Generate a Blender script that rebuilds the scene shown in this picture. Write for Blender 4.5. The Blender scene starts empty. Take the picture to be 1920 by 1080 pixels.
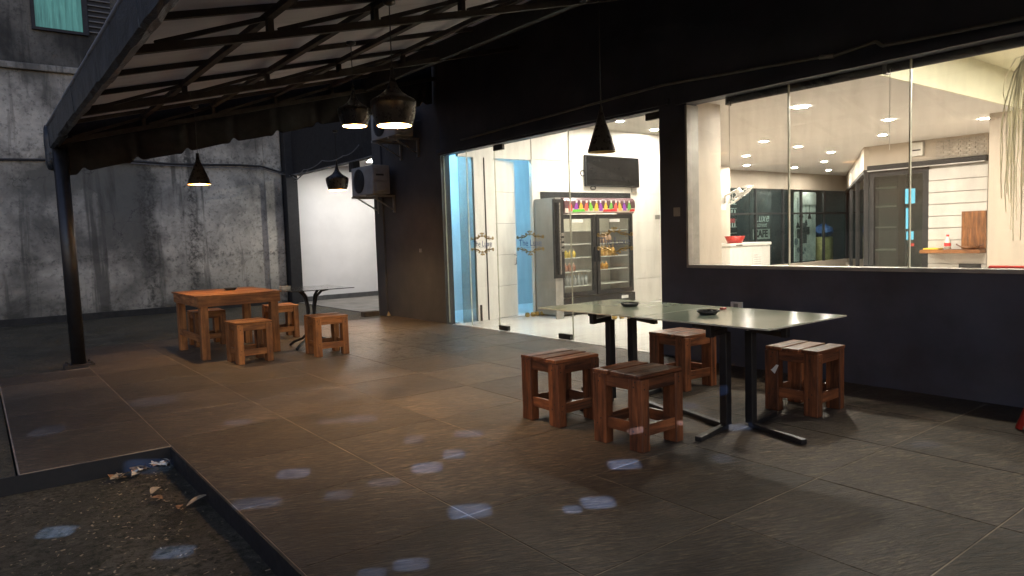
import bpy, bmesh, math, random
from mathutils import Vector, Matrix
random.seed(7)
R = math.radians
scene = bpy.context.scene
col = scene.collection

# ------------------------------------------------------------------ camera
CAM_H = 1.305
cam_d = bpy.data.cameras.new('camera')
cam = bpy.data.objects.new('camera', cam_d)
col.objects.link(cam)
cam_d.sensor_fit = 'HORIZONTAL'
cam_d.sensor_width = 36.0
cam_d.lens = 36.0 * 1321.5 / 1920.0
cam_d.clip_start = 0.05
cam_d.clip_end = 1000
yaw, pitch, roll = 0.65196, 0.072578, -0.03177
fw = Vector((math.sin(yaw) * math.cos(pitch), math.cos(yaw) * math.cos(pitch), -math.sin(pitch)))
r0 = Vector((math.cos(yaw), -math.sin(yaw), 0))
u0 = r0.cross(fw)
rr = r0 * math.cos(roll) + u0 * math.sin(roll)
uu = u0 * math.cos(roll) - r0 * math.sin(roll)
M3 = Matrix((rr, uu, -fw)).transposed()
cam.matrix_world = Matrix.Translation((0, 0, CAM_H)) @ M3.to_4x4()
scene.camera = cam

# ------------------------------------------------------------------ world, exposure
world = bpy.data.worlds.new('World')
scene.world = world
world.use_nodes = True
wn = world.node_tree.nodes
wl = world.node_tree.links
wn.clear()
wo = wn.new('ShaderNodeOutputWorld')
wb = wn.new('ShaderNodeBackground')
sky = wn.new('ShaderNodeTexSky')
sky.sky_type = 'NISHITA'
sky.sun_disc = False
sky.sun_elevation = R(-3.5)
sky.sun_rotation = R(200)
sky.ozone_density = 1.35
sky.air_density = 1.0
wl.new(sky.outputs[0], wb.inputs[0])
wb.inputs[1].default_value = 8.0
wl.new(wb.outputs[0], wo.inputs[0])

vs = scene.view_settings
vs.view_transform = 'Standard'
vs.look = 'None'
vs.exposure = 0.45
vs.gamma = 1.0
vs.use_curve_mapping = False
cy = scene.cycles
cy.use_denoising = True
cy.max_bounces = 6
cy.diffuse_bounces = 3
cy.glossy_bounces = 3
cy.transmission_bounces = 4
cy.transparent_max_bounces = 14
cy.caustics_reflective = False
cy.caustics_refractive = False
cy.sample_clamp_indirect = 6.0
cy.use_light_tree = True

# street lamp behind the camera whose pale blue light is cut into leaf-like patches in its nodes
STREET_LAMP = (-4.2, -7.0, 5.2)
PATCHES = [(1.48,5.33,.10,.5),(1.37,3.9,.11,.8),(1.06,3.58,.12,.45),(2.21,4.76,.13,.7),(2.03,4.86,.12,.5),
           (1.99,3.46,.11,1.),(2.24,3.57,.10,.8),(2.22,4.02,.10,.55),(2.56,3.88,.11,.75),(1.69,3.41,.09,.35),
           (1.42,3.4,.09,.35),(1.81,2.76,.12,1.),(2.85,2.74,.11,1.1),(2.34,2.43,.10,1.1),(2.19,2.45,.06,.8),
           (1.32,2.46,.08,.7),(1.17,2.5,.06,.5),(3.33,2.43,.08,.35),(4.4,1.79,.09,.3),(4.22,3.33,.10,.6),
           (0.15,3.95,.10,.9),(3.25,3.10,.055,1.1),(3.62,3.02,.05,1.0),(0.72,4.75,.16,.35),(0.55,3.3,.1,.5),(3.95,2.75,.09,.8),
           (1.15,6.6,.2,.25),(.35,6.1,.15,.3)]

# ------------------------------------------------------------------ helpers: nodes and materials
def new_mat(name):
    m = bpy.data.materials.new(name)
    m.use_nodes = True
    nt = m.node_tree
    return m, nt, nt.nodes['Principled BSDF']

def nd(nt, t, **kw):
    n = nt.nodes.new(t)
    for k, v in kw.items():
        if k.startswith('i_'):
            key = k[2:]
            key = int(key) if key.isdigit() else key.replace('_', ' ')
            n.inputs[key].default_value = v
        else:
            setattr(n, k, v)
    return n

def coords(nt, world_space=False, scale=(1, 1, 1), rnd=True):
    mp = nd(nt, 'ShaderNodeMapping')
    mp.inputs['Scale'].default_value = scale
    if world_space:
        g = nd(nt, 'ShaderNodeNewGeometry')
        nt.links.new(g.outputs['Position'], mp.inputs['Vector'])
    else:
        tc = nd(nt, 'ShaderNodeTexCoord')
        if rnd:
            oi = nd(nt, 'ShaderNodeObjectInfo')
            mu = nd(nt, 'ShaderNodeMath', operation='MULTIPLY', i_1=37.0)
            nt.links.new(oi.outputs['Random'], mu.inputs[0])
            ad = nd(nt, 'ShaderNodeVectorMath', operation='ADD')
            nt.links.new(tc.outputs['Object'], ad.inputs[0])
            nt.links.new(mu.outputs[0], ad.inputs[1])
            nt.links.new(ad.outputs[0], mp.inputs['Vector'])
        else:
            nt.links.new(tc.outputs['Object'], mp.inputs['Vector'])
    return mp.outputs[0]

def noise(nt, vec, scale, detail=6, rough=.6, dist=0):
    n = nd(nt, 'ShaderNodeTexNoise')
    n.inputs['Scale'].default_value = scale
    n.inputs['Detail'].default_value = detail
    n.inputs['Roughness'].default_value = rough
    n.inputs['Distortion'].default_value = dist
    nt.links.new(vec, n.inputs['Vector'])
    return n.outputs['Fac']

def ramp(nt, fac, stops):
    n = nd(nt, 'ShaderNodeValToRGB')
    cr = n.color_ramp
    while len(cr.elements) < len(stops):
        cr.elements.new(0.5)
    for e, (p, c) in zip(cr.elements, stops):
        e.position = p
        e.color = c if len(c) == 4 else (*c, 1)
    nt.links.new(fac, n.inputs[0])
    return n.outputs[0]

def mixc(nt, fac, a, b, mode='MIX'):
    n = nd(nt, 'ShaderNodeMix', data_type='RGBA', blend_type=mode)
    for sock, v in ((n.inputs[0], fac), (n.inputs[6], a), (n.inputs[7], b)):
        if isinstance(v, (int, float)):
            sock.default_value = v
        elif isinstance(v, tuple):
            sock.default_value = (*v, 1) if len(v) == 3 else v
        else:
            nt.links.new(v, sock)
    return n.outputs[2]

def bump(nt, bs, h, strength=.3, dist=.01):
    b = nd(nt, 'ShaderNodeBump')
    b.inputs['Strength'].default_value = strength
    b.inputs['Distance'].default_value = dist
    nt.links.new(h, b.inputs['Height'])
    nt.links.new(b.outputs[0], bs.inputs['Normal'])

def simple(name, c, rough=.5, metal=0.0, var=.25, scale=6, bmp=.08, world_space=False, spec=None, stretch=(1, 1, 1), coat=0):
    m, nt, bs = new_mat(name)
    v = coords(nt, world_space, stretch)
    f = noise(nt, v, scale)
    lo = tuple(x * (1 - var) for x in c)
    hi = tuple(min(1, x * (1 + var)) for x in c)
    nt.links.new(ramp(nt, f, [(.3, lo), (.7, hi)]), bs.inputs['Base Color'])
    rf = noise(nt, v, scale * 2.3)
    nt.links.new(ramp(nt, rf, [(.3, (max(.02, rough - .08),) * 3), (.7, (min(1, rough + .08),) * 3)]), bs.inputs['Roughness'])
    bs.inputs['Metallic'].default_value = metal
    if spec is not None:
        bs.inputs['Specular IOR Level'].default_value = spec
    if coat:
        bs.inputs['Coat Weight'].default_value = coat
        bs.inputs['Coat Roughness'].default_value = .1
    if bmp:
        bump(nt, bs, noise(nt, v, scale * 9), bmp, .004)
    return m

def emit(name, c, s):
    m = bpy.data.materials.new(name)
    m.use_nodes = True
    nt = m.node_tree
    nt.nodes.clear()
    o = nd(nt, 'ShaderNodeOutputMaterial')
    e = nd(nt, 'ShaderNodeEmission')
    e.inputs[0].default_value = (*c, 1)
    e.inputs[1].default_value = s
    nt.links.new(e.outputs[0], o.inputs[0])
    return m

def glass_mat(name, tint=(.97, .98, .97), ior=1.5, haze=0.0, dirt=(.5, .5, .48)):
    m = bpy.data.materials.new(name)
    m.use_nodes = True
    nt = m.node_tree
    nt.nodes.clear()
    o = nd(nt, 'ShaderNodeOutputMaterial')
    tr = nd(nt, 'ShaderNodeBsdfTransparent')
    tr.inputs[0].default_value = (*tint, 1)
    gl = nd(nt, 'ShaderNodeBsdfGlossy')
    gl.inputs['Roughness'].default_value = .01
    lw_ = nd(nt, 'ShaderNodeLayerWeight')
    lw_.inputs[0].default_value = .5
    pw = nd(nt, 'ShaderNodeMath', operation='POWER', i_1=5.0)
    nt.links.new(lw_.outputs['Facing'], pw.inputs[0])
    f0 = ((ior - 1) / (ior + 1)) ** 2
    fr = nd(nt, 'ShaderNodeMath', operation='MULTIPLY_ADD', i_1=1 - f0, i_2=f0)
    nt.links.new(pw.outputs[0], fr.inputs[0])
    mx = nd(nt, 'ShaderNodeMixShader')
    nt.links.new(fr.outputs[0], mx.inputs[0])
    nt.links.new(tr.outputs[0], mx.inputs[1])
    nt.links.new(gl.outputs[0], mx.inputs[2])
    out = mx.outputs[0]
    if haze:
        df = nd(nt, 'ShaderNodeBsdfDiffuse')
        df.inputs[0].default_value = (*dirt, 1)
        v = coords(nt, True, (3, 3, .5))
        f = noise(nt, v, 3)
        rp = ramp(nt, f, [(.35, (haze * .3,) * 3), (.75, (haze * 1.8,) * 3)])
        m2 = nd(nt, 'ShaderNodeMixShader')
        nt.links.new(rp, m2.inputs[0])
        nt.links.new(out, m2.inputs[1])
        nt.links.new(df.outputs[0], m2.inputs[2])
        out = m2.outputs[0]
    nt.links.new(out, o.inputs[0])
    return m

def wood_mat(name, dark, light, axis, rough=.42, coat=.15):
    m, nt, bs = new_mat(name)
    sc = [9, 9, 9]
    sc[axis] = .9
    v = coords(nt, False, tuple(sc))
    f = noise(nt, v, 2.2, 8, .65, .6)
    c = ramp(nt, f, [(.36, dark), (.5, tuple((a + b) / 2 for a, b in zip(dark, light))), (.62, light)])
    v2 = coords(nt, False, (1, 1, 1))
    bl = noise(nt, v2, 7, 4)
    c = mixc(nt, ramp(nt, bl, [(.35, (.0,) * 3), (.75, (.55,) * 3)]), c, tuple(x * .45 for x in dark))
    oi = nd(nt, 'ShaderNodeObjectInfo')
    hs = nd(nt, 'ShaderNodeHueSaturation')
    mr = nd(nt, 'ShaderNodeMapRange')
    mr.inputs[3].default_value = .6
    mr.inputs[4].default_value = 1.1
    nt.links.new(oi.outputs['Random'], mr.inputs[0])
    nt.links.new(mr.outputs[0], hs.inputs['Value'])
    nt.links.new(c, hs.inputs['Color'])
    nt.links.new(hs.outputs[0], bs.inputs['Base Color'])
    nt.links.new(ramp(nt, f, [(.3, (rough + .15,) * 3), (.7, (rough - .08,) * 3)]), bs.inputs['Roughness'])
    bs.inputs['Coat Weight'].default_value = coat
    bs.inputs['Coat Roughness'].default_value = .25
    bump(nt, bs, f, .5, .006)
    return m

# ------------------------------------------------------------------ helpers: meshes and objects
class MB:
    def __init__(s):
        s.v = []
        s.f = []
    def add(s, vs, fs):
        o = len(s.v)
        s.v += [tuple(p) for p in vs]
        s.f += [tuple(i + o for i in f) for f in fs]
        return s
    def box(s, x0, x1, y0, y1, z0, z1):
        return s.add([(x0,y0,z0),(x1,y0,z0),(x1,y1,z0),(x0,y1,z0),(x0,y0,z1),(x1,y0,z1),(x1,y1,z1),(x0,y1,z1)],
                     [(0,3,2,1),(4,5,6,7),(0,1,5,4),(1,2,6,5),(2,3,7,6),(3,0,4,7)])
    def bar(s, p, q, w, h, up=(0, 0, 1)):
        p, q = Vector(p), Vector(q)
        d = (q - p).normalized()
        a = d.cross(Vector(up))
        if a.length < 1e-4:
            a = d.cross(Vector((1, 0, 0)))
        a.normalize()
        b = a.cross(d).normalized()
        a *= w / 2
        b *= h / 2
        vs = [e + i * a + j * b for e in (p, q) for i, j in ((-1,-1),(1,-1),(1,1),(-1,1))]
        return s.add(vs, [(0,1,2,3),(7,6,5,4),(0,4,5,1),(1,5,6,2),(2,6,7,3),(3,7,4,0)])
    def tube(s, pts, r, n=8, cap=True):
        pts = [Vector(p) for p in pts]
        rs = r if isinstance(r, (list, tuple)) else [r] * len(pts)
        rings = []
        prev = None
        for i, p in enumerate(pts):
            d = (pts[min(i + 1, len(pts) - 1)] - pts[max(i - 1, 0)]).normalized()
            if prev is None:
                a = d.cross(Vector((0, 0, 1)))
                if a.length < 1e-3:
                    a = d.cross(Vector((1, 0, 0)))
            else:
                a = prev - d * prev.dot(d)
                if a.length < 1e-4:
                    a = d.cross(Vector((.3, .5, 1)))
            a.normalize()
            prev = a
            b = d.cross(a)
            rings.append([p + (a * math.cos(t) + b * math.sin(t)) * rs[i] for t in [2 * math.pi * k / n for k in range(n)]])
        vs = [q for g in rings for q in g]
        fs = []
        for i in range(len(rings) - 1):
            for k in range(n):
                fs.append((i*n+k, i*n+(k+1)%n, (i+1)*n+(k+1)%n, (i+1)*n+k))
        if cap:
            fs.append(tuple(reversed(range(n))))
            fs.append(tuple((len(rings)-1)*n + k for k in range(n)))
        return s.add(vs, fs)
    def lathe(s, prof, c=(0, 0, 0), n=32):
        vs = []
        fs = []
        for r, z in prof:
            for k in range(n):
                t = 2 * math.pi * k / n
                vs.append((c[0] + r * math.cos(t), c[1] + r * math.sin(t), c[2] + z))
        for i in range(len(prof) - 1):
            for k in range(n):
                fs.append((i*n+k, i*n+(k+1)%n, (i+1)*n+(k+1)%n, (i+1)*n+k))
        return s.add(vs, fs)
    def disc(s, c, r, n=24, down=True, ax='z'):
        vs = []
        for k in range(n):
            t = 2 * math.pi * k / n
            if ax == 'z': vs.append((c[0] + r*math.cos(t), c[1] + r*math.sin(t), c[2]))
            elif ax == 'y': vs.append((c[0] + r*math.cos(t), c[1], c[2] + r*math.sin(t)))
            else: vs.append((c[0], c[1] + r*math.cos(t), c[2] + r*math.sin(t)))
        f = tuple(range(n))
        return s.add(vs, [tuple(reversed(f)) if down else f])
    def prism(s, poly, z0, z1):
        n = len(poly)
        vs = [(x, y, z0) for x, y in poly] + [(x, y, z1) for x, y in poly]
        fs = [tuple(reversed(range(n))), tuple(range(n, 2*n))] + [(i, (i+1)%n, n+(i+1)%n, n+i) for i in range(n)]
        return s.add(vs, fs)
    def mesh(s, name, smooth=False):
        me = bpy.data.meshes.new(name)
        me.from_pydata(s.v, [], s.f)
        bm = bmesh.new()
        bm.from_mesh(me)
        bmesh.ops.recalc_face_normals(bm, faces=bm.faces)
        bm.to_mesh(me)
        bm.free()
        if smooth:
            me.polygons.foreach_set('use_smooth', [True] * len(me.polygons))
        return me
    def build(s, name, mat, parent=None, smooth=False, bev=0, **tags):
        if parent is not None:
            o = origin(parent)
            s.v = [(x - o[0], y - o[1], z - o[2]) for x, y, z in s.v]
        me = s.mesh(name, smooth)
        return link(name, me, mat, parent, bev, **tags)

def origin(o):
    v = Vector(o.location)
    p = o.parent
    while p is not None:
        v = v + Vector(p.location)
        p = p.parent
    return v

def link(name, me, mat, parent=None, bev=0, **tags):
    if mat is not None and not me.materials:
        me.materials.append(mat)
    ob = bpy.data.objects.new(name, me)
    col.objects.link(ob)
    if parent is not None:
        ob.parent = parent
    if bev:
        b = ob.modifiers.new('bevel', 'BEVEL')
        b.width = bev
        b.segments = 2
        b.limit_method = 'ANGLE'
    for k, v in tags.items():
        if v: ob[k] = v
    return ob

def thing(name, label, category, loc=(0, 0, 0), group=None):
    o = bpy.data.objects.new(name, None)
    col.objects.link(o)
    o.location = loc
    o.empty_display_size = .1
    o['label'] = label
    o['category'] = category
    if group: o['group'] = group
    return o

def tag(o, label, category, group=None):
    o['label'] = label
    o['category'] = category
    if group: o['group'] = group
    return o

def copy_tree(o, parent=None):
    c = o.copy()
    col.objects.link(c)
    c.parent = parent
    for ch in o.children:
        copy_tree(ch, c)
    return c

def struct(o):
    o['kind'] = 'structure'
    return o

def text_mesh(txt, size, extrude=.001, align='CENTER', shear=0.0, offset=0.0):
    cu = bpy.data.curves.new('lettering', 'FONT')
    cu.body = txt
    cu.size = size
    cu.align_x = align
    cu.align_y = 'CENTER'
    cu.extrude = extrude
    cu.shear = shear
    cu.offset = offset
    ob = bpy.data.objects.new('lettering', cu)
    col.objects.link(ob)
    dg = bpy.context.evaluated_depsgraph_get()
    me = bpy.data.meshes.new_from_object(ob.evaluated_get(dg))
    bpy.data.objects.remove(ob)
    bpy.data.curves.remove(cu)
    me.materials.clear()
    return me

# ------------------------------------------------------------------ materials
def tile_mat():
    m, nt, bs = new_mat('slate_tile')
    # streaks run across the terrace, broken up by a low frequency warp
    warp = nd(nt, 'ShaderNodeTexNoise')
    warp.inputs['Scale'].default_value = .8
    warp.inputs['Detail'].default_value = 3
    gpos = nd(nt, 'ShaderNodeNewGeometry')
    nt.links.new(gpos.outputs['Position'], warp.inputs['Vector'])
    wv = nd(nt, 'ShaderNodeVectorMath', operation='MULTIPLY_ADD')
    nt.links.new(warp.outputs['Color'], wv.inputs[0])
    wv.inputs[1].default_value = (.25, .25, 0)
    nt.links.new(gpos.outputs['Position'], wv.inputs[2])
    oi = nd(nt, 'ShaderNodeObjectInfo')
    ofs = nd(nt, 'ShaderNodeMath', operation='MULTIPLY', i_1=5.0)
    nt.links.new(oi.outputs['Random'], ofs.inputs[0])
    av = nd(nt, 'ShaderNodeVectorMath', operation='ADD')
    nt.links.new(wv.outputs[0], av.inputs[0])
    nt.links.new(ofs.outputs[0], av.inputs[1])
    vr = nd(nt, 'ShaderNodeVectorRotate', rotation_type='Z_AXIS')
    vr.inputs['Angle'].default_value = R(22)
    nt.links.new(av.outputs[0], vr.inputs['Vector'])
    mp = nd(nt, 'ShaderNodeMapping')
    mp.inputs['Scale'].default_value = (2.4, 13, 1)
    nt.links.new(vr.outputs[0], mp.inputs['Vector'])
    st_f = noise(nt, mp.outputs[0], 4.0, 12, .74, .8)
    mp2 = nd(nt, 'ShaderNodeMapping')
    mp2.inputs['Scale'].default_value = (3.0, 30, 1)
    nt.links.new(vr.outputs[0], mp2.inputs['Vector'])
    fine = noise(nt, mp2.outputs[0], 4, 8, .75, .5)
    big = noise(nt, coords(nt, True), 1.1, 6, .65, .6)
    dirt = noise(nt, coords(nt, True), 4.5, 8, .7, .8)
    c = ramp(nt, st_f, [(.34, (.034, .026, .020)), (.45, (.096, .072, .053)), (.54, (.155, .117, .084)), (.64, (.31, .235, .16))])
    c = mixc(nt, ramp(nt, fine, [(.42, (.75, .75, .75)), (.56, (0, 0, 0))]), c, (.022, .018, .014))
    vein = ramp(nt, fine, [(.60, (0, 0, 0)), (.68, (.6, .6, .6))])
    c = mixc(nt, vein, c, (.24, .19, .135))
    c = mixc(nt, ramp(nt, big, [(.40, (0, 0, 0)), (.64, (.6, .6, .6))]), c, (.034, .027, .020))
    c = mixc(nt, ramp(nt, dirt, [(.56, (0, 0, 0)), (.70, (.45, .45, .45))]), c, (.025, .021, .018))
    mr = nd(nt, 'ShaderNodeMapRange')
    mr.inputs[3].default_value = .75
    mr.inputs[4].default_value = 1.2
    nt.links.new(oi.outputs['Random'], mr.inputs[0])
    hs = nd(nt, 'ShaderNodeHueSaturation')
    nt.links.new(mr.outputs[0], hs.inputs['Value'])
    nt.links.new(c, hs.inputs['Color'])
    nt.links.new(hs.outputs[0], bs.inputs['Base Color'])
    # the paving is damp in front of the entrance: smoother there
    wet = nd(nt, 'ShaderNodeVectorMath', operation='DISTANCE')
    nt.links.new(gpos.outputs['Position'], wet.inputs[0])
    wet.inputs[1].default_value = (4.3, 8.2, 0)
    mr2 = nd(nt, 'ShaderNodeMapRange')
    mr2.inputs[1].default_value = 1.2
    mr2.inputs[2].default_value = 4.2
    mr2.inputs[3].default_value = -.2
    mr2.inputs[4].default_value = 0
    nt.links.new(wet.outputs['Value'], mr2.inputs[0])
    rf = ramp(nt, st_f, [(.36, (.42,) * 3), (.62, (.62,) * 3)])
    ad = nd(nt, 'ShaderNodeMath', operation='ADD')
    nt.links.new(rf, ad.inputs[0])
    nt.links.new(mr2.outputs[0], ad.inputs[1])
    nt.links.new(ad.outputs[0], bs.inputs['Roughness'])
    mr3 = nd(nt, 'ShaderNodeMapRange')
    mr3.inputs[1].default_value = 1.2
    mr3.inputs[2].default_value = 4.5
    mr3.inputs[3].default_value = .5
    mr3.inputs[4].default_value = .22
    nt.links.new(wet.outputs['Value'], mr3.inputs[0])
    nt.links.new(mr3.outputs[0], bs.inputs['Specular IOR Level'])
    hsum = nd(nt, 'ShaderNodeMath', operation='ADD')
    nt.links.new(st_f, hsum.inputs[0])
    hm_ = nd(nt, 'ShaderNodeMath', operation='MULTIPLY', i_1=.5)
    nt.links.new(fine, hm_.inputs[0])
    nt.links.new(hm_.outputs[0], hsum.inputs[1])
    bump(nt, bs, hsum.outputs[0], 1.0, .012)
    return m

def ground_mat():
    m, nt, bs = new_mat('mossy_ground')
    v = coords(nt, True)
    a = noise(nt, v, 1.6, 8, .65, .5)
    b = noise(nt, v, 13, 10, .78, .5)
    c = noise(nt, v, 30, 6, .75, .5)
    d = noise(nt, v, 22, 8, .78, .6)
    base = ramp(nt, a, [(.32, (.036, .030, .021)), (.5, (.095, .079, .055)), (.68, (.17, .14, .098))])
    base = mixc(nt, ramp(nt, c, [(.44, (0, 0, 0)), (.60, (.8,) * 3)]), base, (.028, .03, .012))
    base = mixc(nt, ramp(nt, b, [(.56, (0, 0, 0)), (.60, (.8,) * 3)]), base, (.13, .11, .075))
    base = mixc(nt, ramp(nt, d, [(.60, (0, 0, 0)), (.64, (.95,) * 3)]), base, (.26, .215, .14))
    base = mixc(nt, ramp(nt, c, [(.56, (0, 0, 0)), (.66, (.75,) * 3)]), base, (.02, .018, .012))
    nt.links.new(base, bs.inputs['Base Color'])
    nt.links.new(ramp(nt, a, [(.35, (.5,) * 3), (.7, (.85,) * 3)]), bs.inputs['Roughness'])
    bs.inputs['Specular IOR Level'].default_value = .25
    hsum = nd(nt, 'ShaderNodeMath', operation='ADD')
    nt.links.new(b, hsum.inputs[0])
    nt.links.new(c, hsum.inputs[1])
    bump(nt, bs, hsum.outputs[0], 1.0, .02)
    return m

def stained_wall_mat(name='stained_concrete', k=1.0):
    m, nt, bs = new_mat(name)
    v = coords(nt, True)
    big = noise(nt, v, .55, 6, .6, .5)
    mid = noise(nt, v, 2.2, 8, .7, .7)
    strk = noise(nt, coords(nt, True, (1.6, 1, .12)), 1.5, 7, .65, .3)
    fine = noise(nt, v, 14, 6, .75)
    c = ramp(nt, mid, [(.28, (.25, .235, .20)), (.5, (.49, .46, .39)), (.72, (.65, .61, .51))])
    c = mixc(nt, ramp(nt, big, [(.42, (0, 0, 0)), (.60, (.9,) * 3)]), c, (.095, .092, .08))
    c = mixc(nt, ramp(nt, strk, [(.54, (0, 0, 0)), (.62, (.8,) * 3)]), c, (.07, .066, .056))
    c = mixc(nt, ramp(nt, fine, [(.53, (0, 0, 0)), (.62, (.6,) * 3)]), c, (.11, .11, .096))
    # grime with its own ragged shape low on the wall and under the ledge
    g = nd(nt, 'ShaderNodeNewGeometry')
    sx = nd(nt, 'ShaderNodeSeparateXYZ')
    nt.links.new(g.outputs['Position'], sx.inputs[0])
    lo = nd(nt, 'ShaderNodeMapRange')
    lo.inputs[1].default_value = .9
    lo.inputs[2].default_value = .0
    nt.links.new(sx.outputs[2], lo.inputs[0])
    mm = nd(nt, 'ShaderNodeMath', operation='MULTIPLY')
    nt.links.new(lo.outputs[0], mm.inputs[0])
    nt.links.new(ramp(nt, mid, [(.38, (0, 0, 0)), (.6, (1, 1, 1))]), mm.inputs[1])
    c = mixc(nt, mm.outputs[0], c, (.035, .034, .028))
    # two long drip stains and a dark horizontal band left by an old joint, all with ragged edges
    wob = nd(nt, 'ShaderNodeMath', operation='MULTIPLY_ADD', i_1=.7, i_2=-.35)
    nt.links.new(mid, wob.inputs[0])
    for axis, pos, half, dens in ((0, 2.85, .22, .75), (0, 3.68, .17, .8), (2, 1.12, .10, .5), (2, 3.05, .2, .45)):
        su = nd(nt, 'ShaderNodeMath', operation='SUBTRACT', i_1=pos)
        nt.links.new(sx.outputs[axis], su.inputs[0])
        s2 = nd(nt, 'ShaderNodeMath', operation='ADD')
        nt.links.new(su.outputs[0], s2.inputs[0])
        nt.links.new(wob.outputs[0], s2.inputs[1])
        ab = nd(nt, 'ShaderNodeMath', operation='ABSOLUTE')
        nt.links.new(s2.outputs[0], ab.inputs[0])
        mk = nd(nt, 'ShaderNodeMapRange')
        mk.inputs[1].default_value = half
        mk.inputs[2].default_value = half * .2
        mk.inputs[3].default_value = 0
        mk.inputs[4].default_value = dens
        nt.links.new(ab.outputs[0], mk.inputs[0])
        ml = nd(nt, 'ShaderNodeMath', operation='MULTIPLY')
        nt.links.new(mk.outputs[0], ml.inputs[0])
        nt.links.new(ramp(nt, fine, [(.42, (.15,) * 3), (.58, (1, 1, 1))]), ml.inputs[1])
        c = mixc(nt, ml.outputs[0], c, (.045, .043, .036))
    # hairline cracks
    vo = nd(nt, 'ShaderNodeTexVoronoi', feature='DISTANCE_TO_EDGE')
    vo.inputs['Scale'].default_value = .8
    wv = nd(nt, 'ShaderNodeVectorMath', operation='ADD')
    nz = nd(nt, 'ShaderNodeTexNoise')
    nz.inputs['Scale'].default_value = 2.5
    nz.inputs['Detail'].default_value = 6
    nt.links.new(v, nz.inputs['Vector'])
    nt.links.new(v, wv.inputs[0])
    nt.links.new(nz.outputs['Color'], wv.inputs[1])
    nt.links.new(wv.outputs[0], vo.inputs['Vector'])
    crack = ramp(nt, vo.outputs['Distance'], [(.001, (.75, .75, .75)), (.006, (0, 0, 0))])
    cm = mixc(nt, ramp(nt, big, [(.52, (0, 0, 0)), (.58, (1, 1, 1))]), (0, 0, 0), crack)
    c = mixc(nt, cm, c, (.04, .038, .034))
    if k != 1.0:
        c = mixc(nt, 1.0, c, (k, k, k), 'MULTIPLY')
    nt.links.new(c, bs.inputs['Base Color'])
    bs.inputs['Roughness'].default_value = .9
    bump(nt, bs, fine, .8, .02)
    return m

def lobby_floor_mat():
    m, nt, bs = new_mat('lobby_floor')
    f = noise(nt, coords(nt, True, (.5, 22, 1)), 2.5, 4, .6)
    nt.links.new(ramp(nt, f, [(.3, (.36, .34, .31)), (.45, (.66, .64, .60)), (.7, (.74, .72, .68))]), bs.inputs['Base Color'])
    bs.inputs['Roughness'].default_value = .22
    return m

def tarp_mat():
    m, nt, bs = new_mat('blue_tarpaulin')
    v = coords(nt, True, (1, .6, 1))
    f = noise(nt, v, 6, 7, .65, 1.0)
    nt.links.new(ramp(nt, f, [(.3, (.010, .014, .019)), (.7, (.035, .048, .062))]), bs.inputs['Base Color'])
    bs.inputs['Roughness'].default_value = .4
    bump(nt, bs, f, .8, .03)
    return m

MAT = {}
MAT['tile'] = tile_mat()
MAT['grout'] = simple('tan_grout', (.30, .235, .165), .85, var=.55, scale=3, world_space=True)
MAT['ground'] = ground_mat()
MAT['stain'] = stained_wall_mat()
MAT['navy'] = simple('dark_navy_wall_paint', (.052, .058, .082), .5, var=.3, scale=1.8, bmp=.15, world_space=True, spec=.35)
MAT['charcoal'] = simple('charcoal_wall_paint', (.062, .06, .06), .6, var=.22, scale=1.5, bmp=.15, world_space=True)
MAT['black'] = simple('black_painted_steel', (.012, .012, .013), .38, var=.3, scale=14, metal=.0)
MAT['blackmat'] = simple('matt_black_paint', (.014, .014, .015), .7, var=.3, scale=8)
MAT['rust'] = simple('rusty_dark_steel', (.03, .022, .016), .7, var=.5, scale=7)
MAT['white'] = simple('white_wall_paint', (.78, .76, .71), .5, var=.03, scale=2, bmp=.03, world_space=True)
MAT['whitealley'] = simple('white_plaster', (.74, .73, .72), .75, var=.10, scale=.9, bmp=.1, world_space=True)
MAT['beige'] = simple('beige_wall_paint', (.56, .485, .40), .6, var=.05, scale=2, bmp=.04, world_space=True)
MAT['taupe'] = simple('taupe_bulkhead_paint', (.45, .39, .32), .6, var=.05, scale=2, bmp=.04, world_space=True)
MAT['ceil'] = simple('warm_white_ceiling', (.70, .685, .67), .7, var=.03, scale=1.5, bmp=.03, world_space=True)
MAT['cove'] = simple('painted_cove_glow', (.80, .785, .60), .6, var=.05, scale=1.5, bmp=.03, world_space=True)  # yellow of warm cove lighting painted into the base colour
MAT['lfloor'] = lobby_floor_mat()
MAT['dfloor'] = simple('dining_floor_tile', (.5, .46, .4), .3, var=.1, scale=2, world_space=True)
MAT['glass'] = glass_mat('clear_glass', (.96, .975, .965), 1.5, .04)
MAT['glassdark'] = glass_mat('tinted_glass', (.62, .68, .67), 1.6, .01)
MAT['glassteal'] = glass_mat('teal_tinted_glass', (.74, .84, .84), 1.5, .01)
MAT['edge'] = simple('pale_glass_edge', (.55, .55, .45), .25, var=.2, scale=8)
MAT['steel'] = simple('brushed_steel', (.45, .44, .42), .3, 1.0, var=.15, scale=20, bmp=.05)
MAT['darksteel'] = simple('dark_metal_fitting', (.05, .048, .045), .4, .6, var=.2, scale=20)
MAT['tarp'] = tarp_mat()
MAT['sheet'] = simple('pale_roof_sheet', (.62, .60, .57), .75, var=.14, scale=1.3, bmp=.1, world_space=True)
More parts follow.
